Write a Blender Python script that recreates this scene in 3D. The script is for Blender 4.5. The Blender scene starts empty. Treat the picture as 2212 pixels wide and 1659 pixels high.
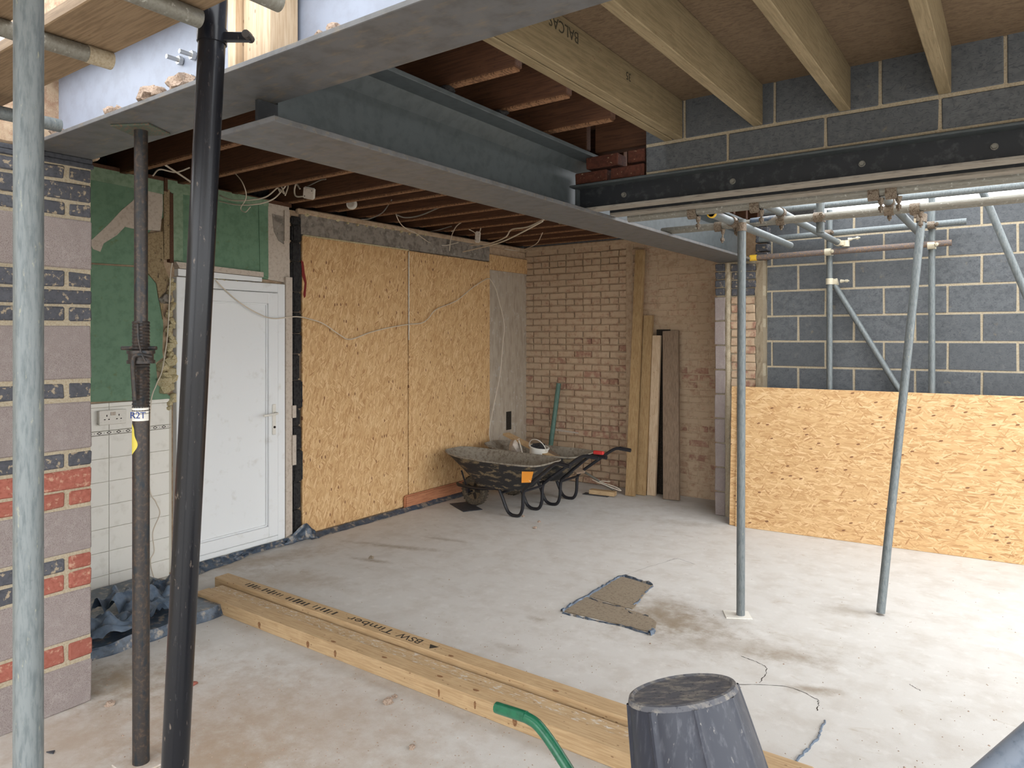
import bpy, bmesh, math, random
from mathutils import Vector, Matrix, noise
random.seed(7)
SC = bpy.context.scene
COL = SC.collection
# ------------------------------------------------------------------ camera
F, HOR, CAMH, YAW = 1532.0, 728.0, 1.65, math.radians(35.44)
W, H = 2212.0, 1659.0
cam = bpy.data.cameras.new('camera'); cam_o = bpy.data.objects.new('camera', cam); COL.objects.link(cam_o)
cam_o.location = (0, 0, CAMH); cam_o.rotation_euler = (math.pi / 2, 0, YAW)
cam.sensor_fit = 'HORIZONTAL'; cam.sensor_width = 36.0; cam.lens = 36.0 * F / W
cam.shift_y = -(H / 2 - HOR) / W; cam.clip_start = 0.05; cam.clip_end = 300
SC.camera = cam_o
# ------------------------------------------------------------------ light and exposure
world = bpy.data.worlds.new('world'); SC.world = world; world.use_nodes = True
bg = world.node_tree.nodes['Background']
bg.inputs['Color'].default_value = (0.95, 0.975, 1.0, 1); bg.inputs['Strength'].default_value = 4.0
SC.view_settings.view_transform = 'Standard'; SC.view_settings.look = 'None'
SC.view_settings.gamma = 1.0; SC.view_settings.use_curve_mapping = False
SC.view_settings.exposure = 0.27
# ------------------------------------------------------------------ pixel -> place
FW = Vector((-math.sin(YAW), math.cos(YAW), 0)); RT = Vector((math.cos(YAW), math.sin(YAW), 0)); CAM = Vector((0, 0, CAMH))
def ray(px, py): return FW + RT * ((px - 1106) / F) + Vector((0, 0, (HOR - py) / F))
def P(px, py, x=None, y=None, z=None, d=None):
    r = ray(px, py)
    if d is not None: t = d
    elif x is not None: t = x / r.x
    elif y is not None: t = y / r.y
    else: t = ((z or 0) - CAMH) / r.z
    return CAM + r * t
# ------------------------------------------------------------------ materials
def nd(nt, typ, **kw):
    n = nt.nodes.new(typ)
    for k, v in kw.items():
        if k[0] == 'i' and k[1:].isdigit(): n.inputs[int(k[1:])].default_value = v
        else: setattr(n, k, v)
    return n
def rgba(c): return (c[0], c[1], c[2], 1)
def srgb(r, g, b):
    f = lambda u: ((u / 255 + 0.055) / 1.055) ** 2.4 if u > 10 else u / 255 / 12.92
    return (f(r), f(g), f(b))
def ramp(nt, src, lo, hi):
    m = nd(nt, 'ShaderNodeMapRange'); m.interpolation_type = 'SMOOTHSTEP'
    m.inputs['From Min'].default_value = lo; m.inputs['From Max'].default_value = hi
    nt.links.new(src, m.inputs['Value']); return m.outputs[0]
def mixc(nt, fac, a, b, blend='MIX'):
    m = nd(nt, 'ShaderNodeMix'); m.data_type = 'RGBA'; m.blend_type = blend
    for s, v in ((m.inputs[0], fac), (m.inputs[6], a), (m.inputs[7], b)):
        if hasattr(v, 'is_output'): nt.links.new(v, s)
        elif isinstance(v, (int, float)): s.default_value = v
        else: s.default_value = rgba(v)
    return m.outputs[2]
def start(name):
    m = bpy.data.materials.new(name); m.use_nodes = True; nt = m.node_tree
    return m, nt, nt.nodes['Principled BSDF'], nd(nt, 'ShaderNodeNewGeometry').outputs['Position']
def tex(nt, co, L):
    mp = nd(nt, 'ShaderNodeMapping'); s = L.get('s', 5)
    mp.inputs['Scale'].default_value = s if isinstance(s, tuple) else (s, s, s)
    mp.inputs['Rotation'].default_value = L.get('r', (0, 0, 0)); mp.inputs['Location'].default_value = L.get('l', (0, 0, 0))
    nt.links.new(co, mp.inputs['Vector'])
    t = L.get('t', 'N')
    if t == 'V':
        n = nd(nt, 'ShaderNodeTexVoronoi'); nt.links.new(mp.outputs[0], n.inputs['Vector']); return n.outputs['Distance']
    if t == 'C':
        n = nd(nt, 'ShaderNodeTexNoise'); n.inputs['Detail'].default_value = 1.5; n.inputs['Roughness'].default_value = .45; nt.links.new(mp.outputs[0], n.inputs['Vector'])
        a = nd(nt, 'ShaderNodeMath', operation='MULTIPLY'); a.inputs[1].default_value = L.get('k', 9); nt.links.new(n.outputs[0], a.inputs[0])
        f = nd(nt, 'ShaderNodeMath', operation='FRACT'); nt.links.new(a.outputs[0], f.inputs[0]); return f.outputs[0]
    if t == 'W':
        n = nd(nt, 'ShaderNodeTexWave'); n.inputs['Scale'].default_value = 1; n.inputs['Distortion'].default_value = L.get('w', 8)
        n.inputs['Detail'].default_value = 2; n.inputs['Detail Scale'].default_value = L.get('ws', 0.4)
        nt.links.new(mp.outputs[0], n.inputs['Vector']); return n.outputs['Fac']
    n = nd(nt, 'ShaderNodeTexNoise'); n.inputs['Detail'].default_value = L.get('d', 4); n.inputs['Roughness'].default_value = L.get('ro', 0.6)
    n.inputs['Distortion'].default_value = L.get('w', 0)
    nt.links.new(mp.outputs[0], n.inputs['Vector']); return n.outputs[0]
MATS = {}
def mat(name, base, layers=(), rough=0.75, metal=0.0, bump=None, rnd=0.0, spec=0.4):
    m, nt, bs, co = start(name)
    c = nd(nt, 'ShaderNodeRGB'); c.outputs[0].default_value = rgba(base); c = c.outputs[0]
    if rnd:
        oi = nd(nt, 'ShaderNodeObjectInfo'); hs = nd(nt, 'ShaderNodeHueSaturation')
        mr = nd(nt, 'ShaderNodeMapRange'); mr.inputs['To Min'].default_value = 1 - rnd; mr.inputs['To Max'].default_value = 1 + rnd
        nt.links.new(oi.outputs['Random'], mr.inputs[0]); nt.links.new(mr.outputs[0], hs.inputs['Value']); nt.links.new(c, hs.inputs['Color'])
        c = hs.outputs[0]
    for L in layers:
        f = ramp(nt, tex(nt, co, L), L.get('lo', 0.4), L.get('hi', 0.6))
        if L.get('a', 1) != 1:
            mu = nd(nt, 'ShaderNodeMath', operation='MULTIPLY'); mu.inputs[1].default_value = L['a']; nt.links.new(f, mu.inputs[0]); f = mu.outputs[0]
        c = mixc(nt, f, c, L['c'])
    nt.links.new(c, bs.inputs['Base Color'])
    bs.inputs['Roughness'].default_value = rough; bs.inputs['Metallic'].default_value = metal
    bs.inputs['Specular IOR Level'].default_value = spec
    if bump:
        b = nd(nt, 'ShaderNodeBump'); b.inputs['Strength'].default_value = bump[1]; b.inputs['Distance'].default_value = bump[2] if len(bump) > 2 else 0.01
        nt.links.new(tex(nt, co, {'s': bump[0], 'd': 5}), b.inputs['Height']); nt.links.new(b.outputs[0], bs.inputs['Normal'])
    MATS[name] = m; return m
def osb(name, ax, ang0):
    """flakes laid over each other; ax = index of the board's horizontal axis in the world"""
    m, nt, bs, co = start(name)
    sx = nd(nt, 'ShaderNodeSeparateXYZ'); nt.links.new(co, sx.inputs[0]); cb = nd(nt, 'ShaderNodeCombineXYZ')
    nt.links.new(sx.outputs[ax], cb.inputs[0]); nt.links.new(sx.outputs[2], cb.inputs[1]); uv = cb.outputs[0]
    nz = nd(nt, 'ShaderNodeTexNoise'); nz.inputs['Scale'].default_value = 9; nz.inputs['Detail'].default_value = 2; nt.links.new(uv, nz.inputs['Vector'])
    dm = nd(nt, 'ShaderNodeVectorMath', operation='SCALE'); dm.inputs['Scale'].default_value = 0.011; nt.links.new(nz.outputs['Color'], dm.inputs[0])
    ad = nd(nt, 'ShaderNodeVectorMath', operation='ADD'); nt.links.new(uv, ad.inputs[0]); nt.links.new(dm.outputs[0], ad.inputs[1]); uv = ad.outputs[0]
    c = None; hgt = None
    tones = [srgb(202, 163, 114), srgb(226, 193, 146), srgb(188, 146, 97), srgb(213, 175, 125), srgb(170, 127, 82)]
    for k, (a, su, sv, p) in enumerate([(0, 14, 95, 1), (26, 11, 75, .5), (-22, 12, 85, .45), (58, 13, 80, .2), (-8, 9, 55, .35), (-50, 14, 85, .14)]):
        mp = nd(nt, 'ShaderNodeMapping'); mp.vector_type = 'TEXTURE'
        mp.inputs['Rotation'].default_value = (0, 0, math.radians(ang0 + a)); mp.inputs['Location'].default_value = (k * 1.37, k * .71, 0)
        mp.inputs['Scale'].default_value = (1 / su, 1 / sv, 1); nt.links.new(uv, mp.inputs['Vector'])
        v = nd(nt, 'ShaderNodeTexVoronoi'); v.voronoi_dimensions = '2D'; v.inputs['Scale'].default_value = 1; nt.links.new(mp.outputs[0], v.inputs['Vector'])
        cr = nd(nt, 'ShaderNodeValToRGB'); e = cr.color_ramp.elements; cr.color_ramp.interpolation = 'LINEAR'
        e[0].position = 0; e[0].color = rgba(tones[4]); e[1].position = 1; e[1].color = rgba(tones[1])
        for pos, t in ((.06, 2), (.35, 0), (.72, 3)):
            q = e.new(pos); q.color = rgba(tones[t])
        s3 = nd(nt, 'ShaderNodeSeparateColor'); nt.links.new(v.outputs['Color'], s3.inputs[0]); nt.links.new(s3.outputs[0], cr.inputs[0])
        if c is None: c = cr.outputs[0]; hgt = s3.outputs[1]
        else:
            g = nd(nt, 'ShaderNodeMath', operation='LESS_THAN'); g.inputs[1].default_value = p; nt.links.new(s3.outputs[1], g.inputs[0])
            g2 = nd(nt, 'ShaderNodeMath', operation='LESS_THAN'); g2.inputs[1].default_value = 0.42; nt.links.new(v.outputs['Distance'], g2.inputs[0])
            g3 = nd(nt, 'ShaderNodeMath', operation='MULTIPLY'); nt.links.new(g.outputs[0], g3.inputs[0]); nt.links.new(g2.outputs[0], g3.inputs[1])
            c = mixc(nt, g3.outputs[0], c, cr.outputs[0])
            mm = nd(nt, 'ShaderNodeMix'); nt.links.new(g3.outputs[0], mm.inputs[0]); nt.links.new(hgt, mm.inputs[2]); nt.links.new(s3.outputs[2], mm.inputs[3]); hgt = mm.outputs[0]
    # dark bark chips and knots
    mp = nd(nt, 'ShaderNodeMapping'); mp.vector_type = 'TEXTURE'; mp.inputs['Rotation'].default_value = (0, 0, math.radians(ang0 + 12)); mp.inputs['Scale'].default_value = (1 / 14, 1 / 34, 1)
    nt.links.new(uv, mp.inputs['Vector']); v = nd(nt, 'ShaderNodeTexVoronoi'); v.voronoi_dimensions = '2D'; v.inputs['Scale'].default_value = 1; nt.links.new(mp.outputs[0], v.inputs['Vector'])
    s3 = nd(nt, 'ShaderNodeSeparateColor'); nt.links.new(v.outputs['Color'], s3.inputs[0])
    g = nd(nt, 'ShaderNodeMath', operation='LESS_THAN'); g.inputs[1].default_value = 0.06; nt.links.new(s3.outputs[0], g.inputs[0])
    g2 = nd(nt, 'ShaderNodeMath', operation='LESS_THAN'); g2.inputs[1].default_value = 0.2; nt.links.new(v.outputs['Distance'], g2.inputs[0])
    g3 = nd(nt, 'ShaderNodeMath', operation='MULTIPLY'); nt.links.new(g.outputs[0], g3.inputs[0]); nt.links.new(g2.outputs[0], g3.inputs[1])
    c = mixc(nt, g3.outputs[0], c, srgb(120, 80, 50))
    fine = ramp(nt, tex(nt, uv, {'s': (260, 60, 1) if ang0 > 45 else (60, 260, 1), 'd': 3}), .3, .8)
    c = mixc(nt, .25, c, mixc(nt, fine, c, srgb(156, 114, 70)))
    nt.links.new(c, bs.inputs['Base Color']); bs.inputs['Roughness'].default_value = .7
    b = nd(nt, 'ShaderNodeBump'); b.inputs['Strength'].default_value = .2; b.inputs['Distance'].default_value = .002; nt.links.new(hgt, b.inputs['Height']); nt.links.new(b.outputs[0], bs.inputs['Normal'])
    MATS[name] = m; return m
def wood(name, a, b, ax, knot=(.18, .1, .05), k=.7, rough=.7):
    s = [26, 26, 26]; s[ax] = 1.3; kn = [7, 7, 7]; kn[ax] = 3.4
    f = [140, 140, 140]; f[ax] = 4
    return mat(name, a, [dict(c=b, s=tuple(s), lo=.35, hi=.68, w=.4), dict(c=tuple(u * .7 for u in b), s=tuple(f), lo=.5, hi=.8, a=.4),
               dict(c=knot, s=tuple(kn), t='V', lo=.13, hi=.08, a=k), dict(c=tuple(u * 1.15 for u in a), s=2.2, lo=.5, hi=.75, a=.4)], rough, bump=(tuple(f), .15, .002))
concrete = mat('concrete_floor', srgb(200, 196, 190), [dict(c=srgb(190, 184, 176), s=1.1, lo=.42, hi=.7, d=6), dict(c=srgb(214, 211, 206), s=2.7, lo=.5, hi=.75, d=6, a=.5),
      dict(c=srgb(165, 150, 128), s=(1.1, 2.3, 1), lo=.6, hi=.78, d=6, a=.55, w=1), dict(c=srgb(150, 136, 112), s=(5, 9, 1), lo=.68, hi=.8, d=4, a=.5), dict(c=srgb(120, 105, 88), s=46, lo=.71, hi=.77, d=2, a=.7),
      dict(c=srgb(235, 232, 226), s=70, lo=.66, hi=.74, d=2, a=.5)], .82, bump=(60, .25, .004))
def stains_and_shade(m, L):
    nt = m.node_tree; bs = nt.nodes['Principled BSDF']; co = [n for n in nt.nodes if n.type == 'NEW_GEOMETRY'][0].outputs['Position']
    nz_ = nd(nt, 'ShaderNodeTexNoise'); nz_.inputs['Scale'].default_value = 11; nz_.inputs['Roughness'].default_value = .72; nz_.inputs['Detail'].default_value = 6; nt.links.new(co, nz_.inputs['Vector'])
    for px, py, rx, ry, rot, col, a in L:
        c = bs.inputs['Base Color'].links[0].from_socket; q = P(px, py); mp = nd(nt, 'ShaderNodeMapping'); mp.vector_type = 'TEXTURE'
        mp.inputs['Location'].default_value = (q.x, q.y, 0); mp.inputs['Rotation'].default_value = (0, 0, rot); mp.inputs['Scale'].default_value = (rx, ry, 1); nt.links.new(co, mp.inputs[0])
        ln = nd(nt, 'ShaderNodeVectorMath', operation='LENGTH'); nt.links.new(mp.outputs[0], ln.inputs[0])
        ad = nd(nt, 'ShaderNodeMath', operation='MULTIPLY_ADD'); ad.inputs[1].default_value = -1.6; nt.links.new(nz_.outputs[0], ad.inputs[0]); nt.links.new(ln.outputs['Value'], ad.inputs[2])
        f = ramp(nt, ad.outputs[0], .3, -.9); mu = nd(nt, 'ShaderNodeMath', operation='MULTIPLY'); mu.inputs[1].default_value = a; nt.links.new(f, mu.inputs[0])
        nt.links.new(mixc(nt, mu.outputs[0], c, col), bs.inputs['Base Color'])
dst = srgb(132, 114, 90)
stains_and_shade(concrete, [(1455, 1342, .5, .26, .3, dst, .75), (1570, 1395, .85, .2, .35, dst, .45), (1425, 1318, .3, .36, 0, dst, .6), (1830, 1320, .22, .12, .2, dst, .4), (850, 1180, .5, .06, .3, dst, .6), (800, 1210, .22, .05, .2, dst, .7), (960, 1165, .3, .05, .2, dst, .5),
   (470, 1640, .45, .3, .2, srgb(150, 122, 92), .7), (700, 1560, .9, .7, 0, srgb(168, 148, 128), .6), (420, 1560, .9, .6, 0, srgb(168, 148, 128), .6), (150, 1600, .7, .5, 0, srgb(168, 148, 128), .6), (250, 1470, .45, .3, .6, dst, .7), (560, 1210, .8, .22, 1.2, srgb(158, 140, 118), .7), (620, 1250, .5, .25, .4, srgb(160, 142, 120), .5), (1700, 1420, .3, .08, .3, dst, .5), (1760, 1490, .16, .06, .5, dst, .7), (1100, 1400, .15, .06, .2, dst, .4), (1165, 1338, .1, .05, .2, dst, .5), (1480, 1130, .5, .12, .2, dst, .3)])  # broad front-left tints put dirt and dimmer light into the floor colour
dirt = mat('dirt', srgb(150, 132, 112), [dict(c=srgb(120, 102, 84), s=9, lo=.4, hi=.7), dict(c=srgb(180, 166, 148), s=60, lo=.55, hi=.7)], .95, bump=(80, .5, .006))
screed = mat('sandy_screed', srgb(150, 135, 115), [dict(c=srgb(122, 106, 88), s=14, lo=.45, hi=.7), dict(c=srgb(176, 162, 142), s=90, lo=.5, hi=.68), dict(c=srgb(70, 60, 50), s=120, lo=.68, hi=.74)], .95, bump=(110, .8, .006))
mortar = mat('mortar', srgb(178, 166, 144), [dict(c=srgb(158, 143, 118), s=24, lo=.4, hi=.7), dict(c=srgb(196, 184, 160), s=70, lo=.55, hi=.7)], .95, bump=(90, .6, .006))
blockdark = mat('dark_aggregate_block', srgb(92, 95, 98), [dict(c=srgb(80, 83, 86), s=6, lo=.4, hi=.7), dict(c=srgb(116, 116, 115), s=3.1, lo=.58, hi=.8, a=.5), dict(c=srgb(60, 62, 68), s=(3.2, 3.2, 8.5), t='C', k=8, lo=.2, hi=.1, a=.6),
      dict(c=srgb(190, 190, 190), s=22, lo=.75, hi=.79, a=.7), dict(c=srgb(140, 124, 96), s=2.3, lo=.66, hi=.8, a=.5)], .85, bump=(120, .25, .003), rnd=.10)
blockpink = mat('pinkish_block', srgb(176, 163, 158), [dict(c=srgb(190, 179, 174), s=5, lo=.45, hi=.7, a=.6), dict(c=srgb(120, 102, 100), s=85, lo=.5, hi=.62, d=3, a=.75), dict(c=srgb(210, 202, 196), s=95, lo=.6, hi=.7, d=2, a=.6)], .95, bump=(130, .9, .008), rnd=.06)
brickblue = mat('blue_engineering_brick', srgb(80, 81, 87), [dict(c=srgb(64, 65, 71), s=16, lo=.4, hi=.7), dict(c=srgb(166, 150, 126), s=8, lo=.56, hi=.64, d=6, a=.85)], .75, bump=(70, .4, .005), rnd=.15)
brickred = mat('red_brick', srgb(152, 90, 76), [dict(c=srgb(136, 76, 62), s=11, lo=.4, hi=.7), dict(c=srgb(190, 156, 132), s=8, lo=.54, hi=.70, a=.7)], .85, bump=(70, .4, .005), rnd=.10)
brickold = mat('plaster_smeared_brick', srgb(184, 156, 130), [dict(c=srgb(168, 134, 110), s=7, lo=.45, hi=.65), dict(c=srgb(198, 174, 146), s=2.6, lo=.36, hi=.56, d=6), dict(c=srgb(196, 172, 146), s=17, lo=.52, hi=.66, a=.8), dict(c=srgb(84, 62, 50), s=38, lo=.70, hi=.78, a=.5)], .92, bump=(55, .7, .008), rnd=.12)
brickmaroon = mat('maroon_brick', srgb(166, 128, 108), [dict(c=srgb(150, 108, 92), s=10, lo=.4, hi=.7), dict(c=srgb(194, 170, 142), s=3.2, lo=.40, hi=.60, a=.9)], .92, bump=(60, .6, .006), rnd=.15)
plastertan = mat('plaster_haze', srgb(196, 172, 144), [dict(c=srgb(178, 152, 125), s=4, lo=.4, hi=.65), dict(c=srgb(200, 180, 156), s=12, lo=.55, hi=.7)], .95, bump=(60, .7, .008))
plaster_grey = mat('grey_plaster', srgb(178, 164, 146), [dict(c=srgb(160, 145, 127), s=(6, 6, 1.2), lo=.4, hi=.7), dict(c=srgb(184, 174, 162), s=3, lo=.55, hi=.7)], .9, bump=(40, .2, .003))
lintelcon = mat('lintel_concrete', srgb(144, 136, 126), [dict(c=srgb(112, 104, 96), s=4, lo=.42, hi=.66), dict(c=srgb(170, 164, 156), s=5, lo=.58, hi=.75)], .92, bump=(50, .4, .005))
blackmas = mat('tarred_masonry', srgb(62, 60, 60), [dict(c=srgb(38, 38, 40), s=9, lo=.4, hi=.65), dict(c=srgb(110, 106, 102), s=60, lo=.6, hi=.7)], .95, bump=(60, 1, .012))
green = mat('green_paint', srgb(104, 136, 110), [dict(c=srgb(90, 122, 97), s=4, lo=.4, hi=.7), dict(c=srgb(96, 112, 72), s=3.2, lo=.60, hi=.74, a=.7), dict(c=srgb(84, 92, 74), s=26, lo=.70, hi=.76, a=.6)], .6, bump=(30, .1, .002))
palegreen = mat('pale_green_paint', srgb(132, 154, 128), [dict(c=srgb(112, 136, 108), s=6, lo=.4, hi=.7)], .65)
paper = mat('bare_lining_paper', srgb(192, 180, 166), [dict(c=srgb(174, 160, 146), s=9, lo=.45, hi=.7)], .9)
tanscar = mat('bare_tan_render', srgb(172, 152, 118), [dict(c=srgb(144, 124, 94), s=16, lo=.4, hi=.65), dict(c=srgb(82, 70, 56), s=9, lo=.62, hi=.70, a=.9)], .95, bump=(40, .9, .01))
tile = mat('white_tile', srgb(226, 223, 214), [dict(c=srgb(208, 204, 192), s=3, lo=.5, hi=.75, a=.7), dict(c=srgb(120, 110, 96), s=40, lo=.76, hi=.8, a=.6)], .35)
tileborder = mat('patterned_border_tile', srgb(222, 220, 212), [dict(c=srgb(40, 46, 66), s=(1, 26, 60), t='V', lo=.36, hi=.30)], .35)
grout = mat('grout', srgb(188, 182, 168), [], .9)
upvc = mat('white_upvc', srgb(226, 228, 228), [dict(c=srgb(196, 194, 186), s=2.2, lo=.56, hi=.78, a=.5), dict(c=srgb(150, 144, 132), s=30, lo=.72, hi=.8, a=.5)], .4)
foam = mat('expanding_foam', srgb(222, 210, 172), [dict(c=srgb(196, 174, 124), s=26, lo=.45, hi=.65)], .9, bump=(45, .9, .012))
galv = mat('galvanised_steel', srgb(118, 124, 125), [dict(c=srgb(96, 103, 105), s=(30, 30, 5), lo=.4, hi=.7), dict(c=srgb(160, 158, 136), s=(24, 24, 7), lo=.62, hi=.74, a=.7), dict(c=srgb(84, 92, 95), s=9, lo=.62, hi=.8, a=.6)], .5, .35, bump=(90, .1, .002))
galvb = mat('weathered_galvanised_steel', srgb(132, 130, 122), [dict(c=srgb(120, 116, 106), s=(8, 30, 30), lo=.4, hi=.7), dict(c=srgb(178, 178, 170), s=14, lo=.58, hi=.74)], .5, .4)
rust = mat('rusty_tube_steel', srgb(112, 102, 98), [dict(c=srgb(150, 118, 84), s=18, lo=.5, hi=.66), dict(c=srgb(80, 76, 78), s=24, lo=.55, hi=.7)], .7, .2)
coupler_m = mat('coupler_steel', srgb(124, 112, 98), [dict(c=srgb(84, 68, 54), s=30, lo=.45, hi=.65), dict(c=srgb(190, 182, 168), s=40, lo=.62, hi=.72)], .55, .4)
couplerc = mat('cream_coupler_steel', srgb(206, 198, 176), [dict(c=srgb(150, 132, 104), s=40, lo=.55, hi=.7)], .5, .2)
yellow = mat('yellow_cap', srgb(228, 186, 60), [dict(c=srgb(200, 150, 40), s=30, lo=.5, hi=.7)], .5)
beamgrey = mat('grey_primer_steel', srgb(95, 95, 96), [dict(c=srgb(82, 81, 80), s=3, lo=.4, hi=.7), dict(c=srgb(118, 106, 88), s=(3, 9, 9), lo=.5, hi=.76, a=.7), dict(c=srgb(176, 164, 140), s=40, lo=.72, hi=.78, a=.7)], .5, spec=.4)
beamweb = mat('blue_grey_primer_steel', srgb(76, 82, 84), [dict(c=srgb(66, 72, 73), s=4, lo=.4, hi=.7), dict(c=srgb(150, 140, 124), s=30, lo=.74, hi=.8, a=.6)], .5)
beamshaded = mat('shaded_primer_steel', srgb(38, 41, 45), [dict(c=srgb(66, 68, 70), s=5, lo=.5, hi=.75)], .5)  # same grey primer, with the shade on the channel webs put into the colour
beamlit = mat('lit_flange_steel', srgb(142, 136, 126), [dict(c=srgb(112, 104, 96), s=(3, 20, 20), lo=.45, hi=.7)], .6)  # same primer made paler for the lit undersides of the channel flanges
treated_y = wood('treated_timber_y', srgb(138, 122, 93), srgb(116, 101, 74), 1)
treated_z = wood('treated_timber_z', srgb(172, 144, 104), srgb(146, 116, 78), 2)
pine_x = wood('pine_x', srgb(192, 164, 126), srgb(172, 142, 104), 0, srgb(112, 78, 50))
pine_sm = wood('pine_smeared_x', srgb(192, 166, 130), srgb(172, 142, 104), 0, srgb(112, 78, 50))
sm_nt = pine_sm.node_tree; sm_b = sm_nt.nodes['Principled BSDF']; sm_l = sm_b.inputs['Base Color'].links[0].from_socket
sm_p = [n for n in sm_nt.nodes if n.type == 'NEW_GEOMETRY'][0].outputs['Position']
sm_nt.links.new(mixc(sm_nt, ramp(sm_nt, tex(sm_nt, sm_p, dict(s=(6, 14, 3), d=6, w=.5)), .52, .68), sm_l, srgb(206, 198, 186)), sm_b.inputs['Base Color'])
pine_z = wood('pine_z', srgb(200, 178, 150), srgb(180, 154, 124), 2)
pine_y = wood('pine_y', srgb(186, 128, 92), srgb(158, 100, 70), 1)
board_x = wood('scaffold_board_x', srgb(140, 118, 92), srgb(116, 95, 72), 0)
greyplank = wood('weathered_plank_z', srgb(142, 122, 102), srgb(118, 98, 80), 2)
oldjoist = wood('old_joist_x', srgb(92, 60, 40), srgb(70, 44, 28), 0, (.03, .015, .01), .5)
plydeck = mat('plywood_deck', srgb(112, 93, 71), [dict(c=srgb(94, 76, 57), s=(4, 10, 3), lo=.4, hi=.66, w=1.5), dict(c=srgb(78, 62, 46), s=(14, 60, 9), lo=.56, hi=.72, a=.8, w=1)], .8)
floorboard = mat('old_floorboards', srgb(84, 58, 42), [dict(c=srgb(60, 40, 28), s=(20, 3, 3), lo=.4, hi=.7)], .9)
lathlit = mat('lit_lath_underside', srgb(142, 104, 74), [dict(c=srgb(96, 66, 44), s=(30, 8, 8), lo=.45, hi=.6), dict(c=srgb(170, 140, 110), s=(45, 9, 9), lo=.6, hi=.72, a=.7)], .9)  # plaster-stained lath strip, its tan lightened for light on the joist bottoms
brickshaded = mat('shaded_red_brick', srgb(88, 48, 34), [dict(c=srgb(70, 37, 26), s=11, lo=.4, hi=.7), dict(c=srgb(150, 130, 104), s=14, lo=.64, hi=.72)], .85)  # red brick darkened to hold the shade these bricks sit in
webskylit = mat('skylit_blue_grey_primer', srgb(138, 145, 160), [dict(c=srgb(130, 136, 149), s=3, lo=.4, hi=.7), dict(c=srgb(170, 150, 124), s=26, lo=.70, hi=.76, a=.7), dict(c=srgb(200, 200, 200), s=60, lo=.74, hi=.78, a=.6)], .45)  # cleaner primer, lightened and blued to hold the sky light on this web
knotwood = mat('knot_wood', srgb(146, 108, 74), [dict(c=srgb(104, 70, 44), s=60, lo=.45, hi=.6)], .7)
osb_v = osb('osb_upright_flakes', 1, 80); osb_h = osb('osb_lying_flakes', 0, 4)
dpm = mat('blue_black_polythene', srgb(62, 76, 92), [dict(c=srgb(44, 54, 66), s=9, lo=.4, hi=.7), dict(c=srgb(150, 138, 122), s=4, lo=.5, hi=.66, a=.85)], .35, spec=.6)
dpm2 = mat('grey_blue_polythene', srgb(92, 106, 122), [dict(c=srgb(70, 84, 100), s=6, lo=.4, hi=.7), dict(c=srgb(150, 136, 116), s=7, lo=.62, hi=.75, a=.6)], .35, spec=.6)
blackpipe = mat('black_gloss_pipe', srgb(20, 21, 26), [dict(c=srgb(70, 68, 68), s=(22, 22, 4), lo=.60, hi=.78, a=.6), dict(c=srgb(130, 116, 104), s=(14, 14, 5), lo=.64, hi=.76, a=.7)], .25, spec=.35)
propsteel = mat('brown_black_prop_steel', srgb(58, 54, 52), [dict(c=srgb(84, 70, 60), s=14, lo=.45, hi=.7), dict(c=srgb(40, 48, 54), s=(9, 9, 3), lo=.5, hi=.7), dict(c=srgb(150, 140, 126), s=50, lo=.74, hi=.8)], .4, .3)
propplate = mat('prop_plate_steel', srgb(76, 88, 76), [dict(c=srgb(124, 84, 66), s=20, lo=.5, hi=.65)], .6)
blackplastic = mat('black_bucket_plastic', srgb(46, 49, 60), [dict(c=srgb(84, 86, 94), s=(16, 16, 3), lo=.5, hi=.75, a=.8), dict(c=srgb(176, 172, 164), s=(20, 20, 3), lo=.66, hi=.78, a=.8)], .4)
bucketbase = mat('bucket_base_plastic', srgb(90, 91, 97), [dict(c=srgb(150, 144, 134), s=(4, 10, 9), lo=.42, hi=.68, a=.8), dict(c=srgb(60, 62, 70), s=20, lo=.55, hi=.7)], .6)
barrowblack = mat('muddy_black_tray', srgb(46, 45, 46), [dict(c=srgb(126, 112, 88), s=(1.7, 1.7, 6), lo=.52, hi=.6, d=6), dict(c=srgb(36, 36, 38), s=20, lo=.5, hi=.7)], .6)
barrowmud = mat('dried_cement_tray', srgb(146, 138, 124), [dict(c=srgb(118, 106, 92), s=6, lo=.42, hi=.66), dict(c=srgb(170, 164, 152), s=24, lo=.55, hi=.7)], .92, bump=(50, .5, .006))
tubeblack = mat('black_enamel_tube', srgb(34, 34, 38), [dict(c=srgb(112, 100, 84), s=16, lo=.64, hi=.74, a=.8)], .35)
tubegreen = mat('green_enamel_tube', srgb(30, 104, 74), [dict(c=srgb(22, 84, 60), s=9, lo=.4, hi=.7), dict(c=srgb(180, 170, 150), s=40, lo=.74, hi=.79)], .3, spec=.6)
dullgreen = mat('dull_green_tube', srgb(92, 122, 110), [dict(c=srgb(72, 100, 90), s=(20, 20, 5), lo=.4, hi=.7)], .55)
tyre = mat('dusty_rubber', srgb(76, 68, 58), [dict(c=srgb(112, 100, 82), s=14, lo=.45, hi=.7)], .9)
hubm = mat('muddy_wheel_hub', srgb(110, 94, 72), [dict(c=srgb(76, 64, 50), s=18, lo=.45, hi=.65)], .8)
orange = mat('orange_sticker', srgb(226, 146, 52), [], .5)
white = mat('white_plastic', srgb(222, 218, 208), [dict(c=srgb(190, 184, 172), s=20, lo=.55, hi=.75, a=.7)], .5)
cablew = mat('cream_cable', srgb(206, 194, 176), [], .55)
cabled = mat('grey_cable', srgb(120, 114, 106), [], .55)
red = mat('red_plastic', srgb(186, 48, 44), [], .45)
redcloth = mat('dark_red_tape', srgb(120, 34, 30), [], .7)
ink = mat('black_ink', srgb(52, 44, 34), [], .9)
inkfaint = mat('faded_ink', srgb(62, 56, 42), [], .9)
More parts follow.
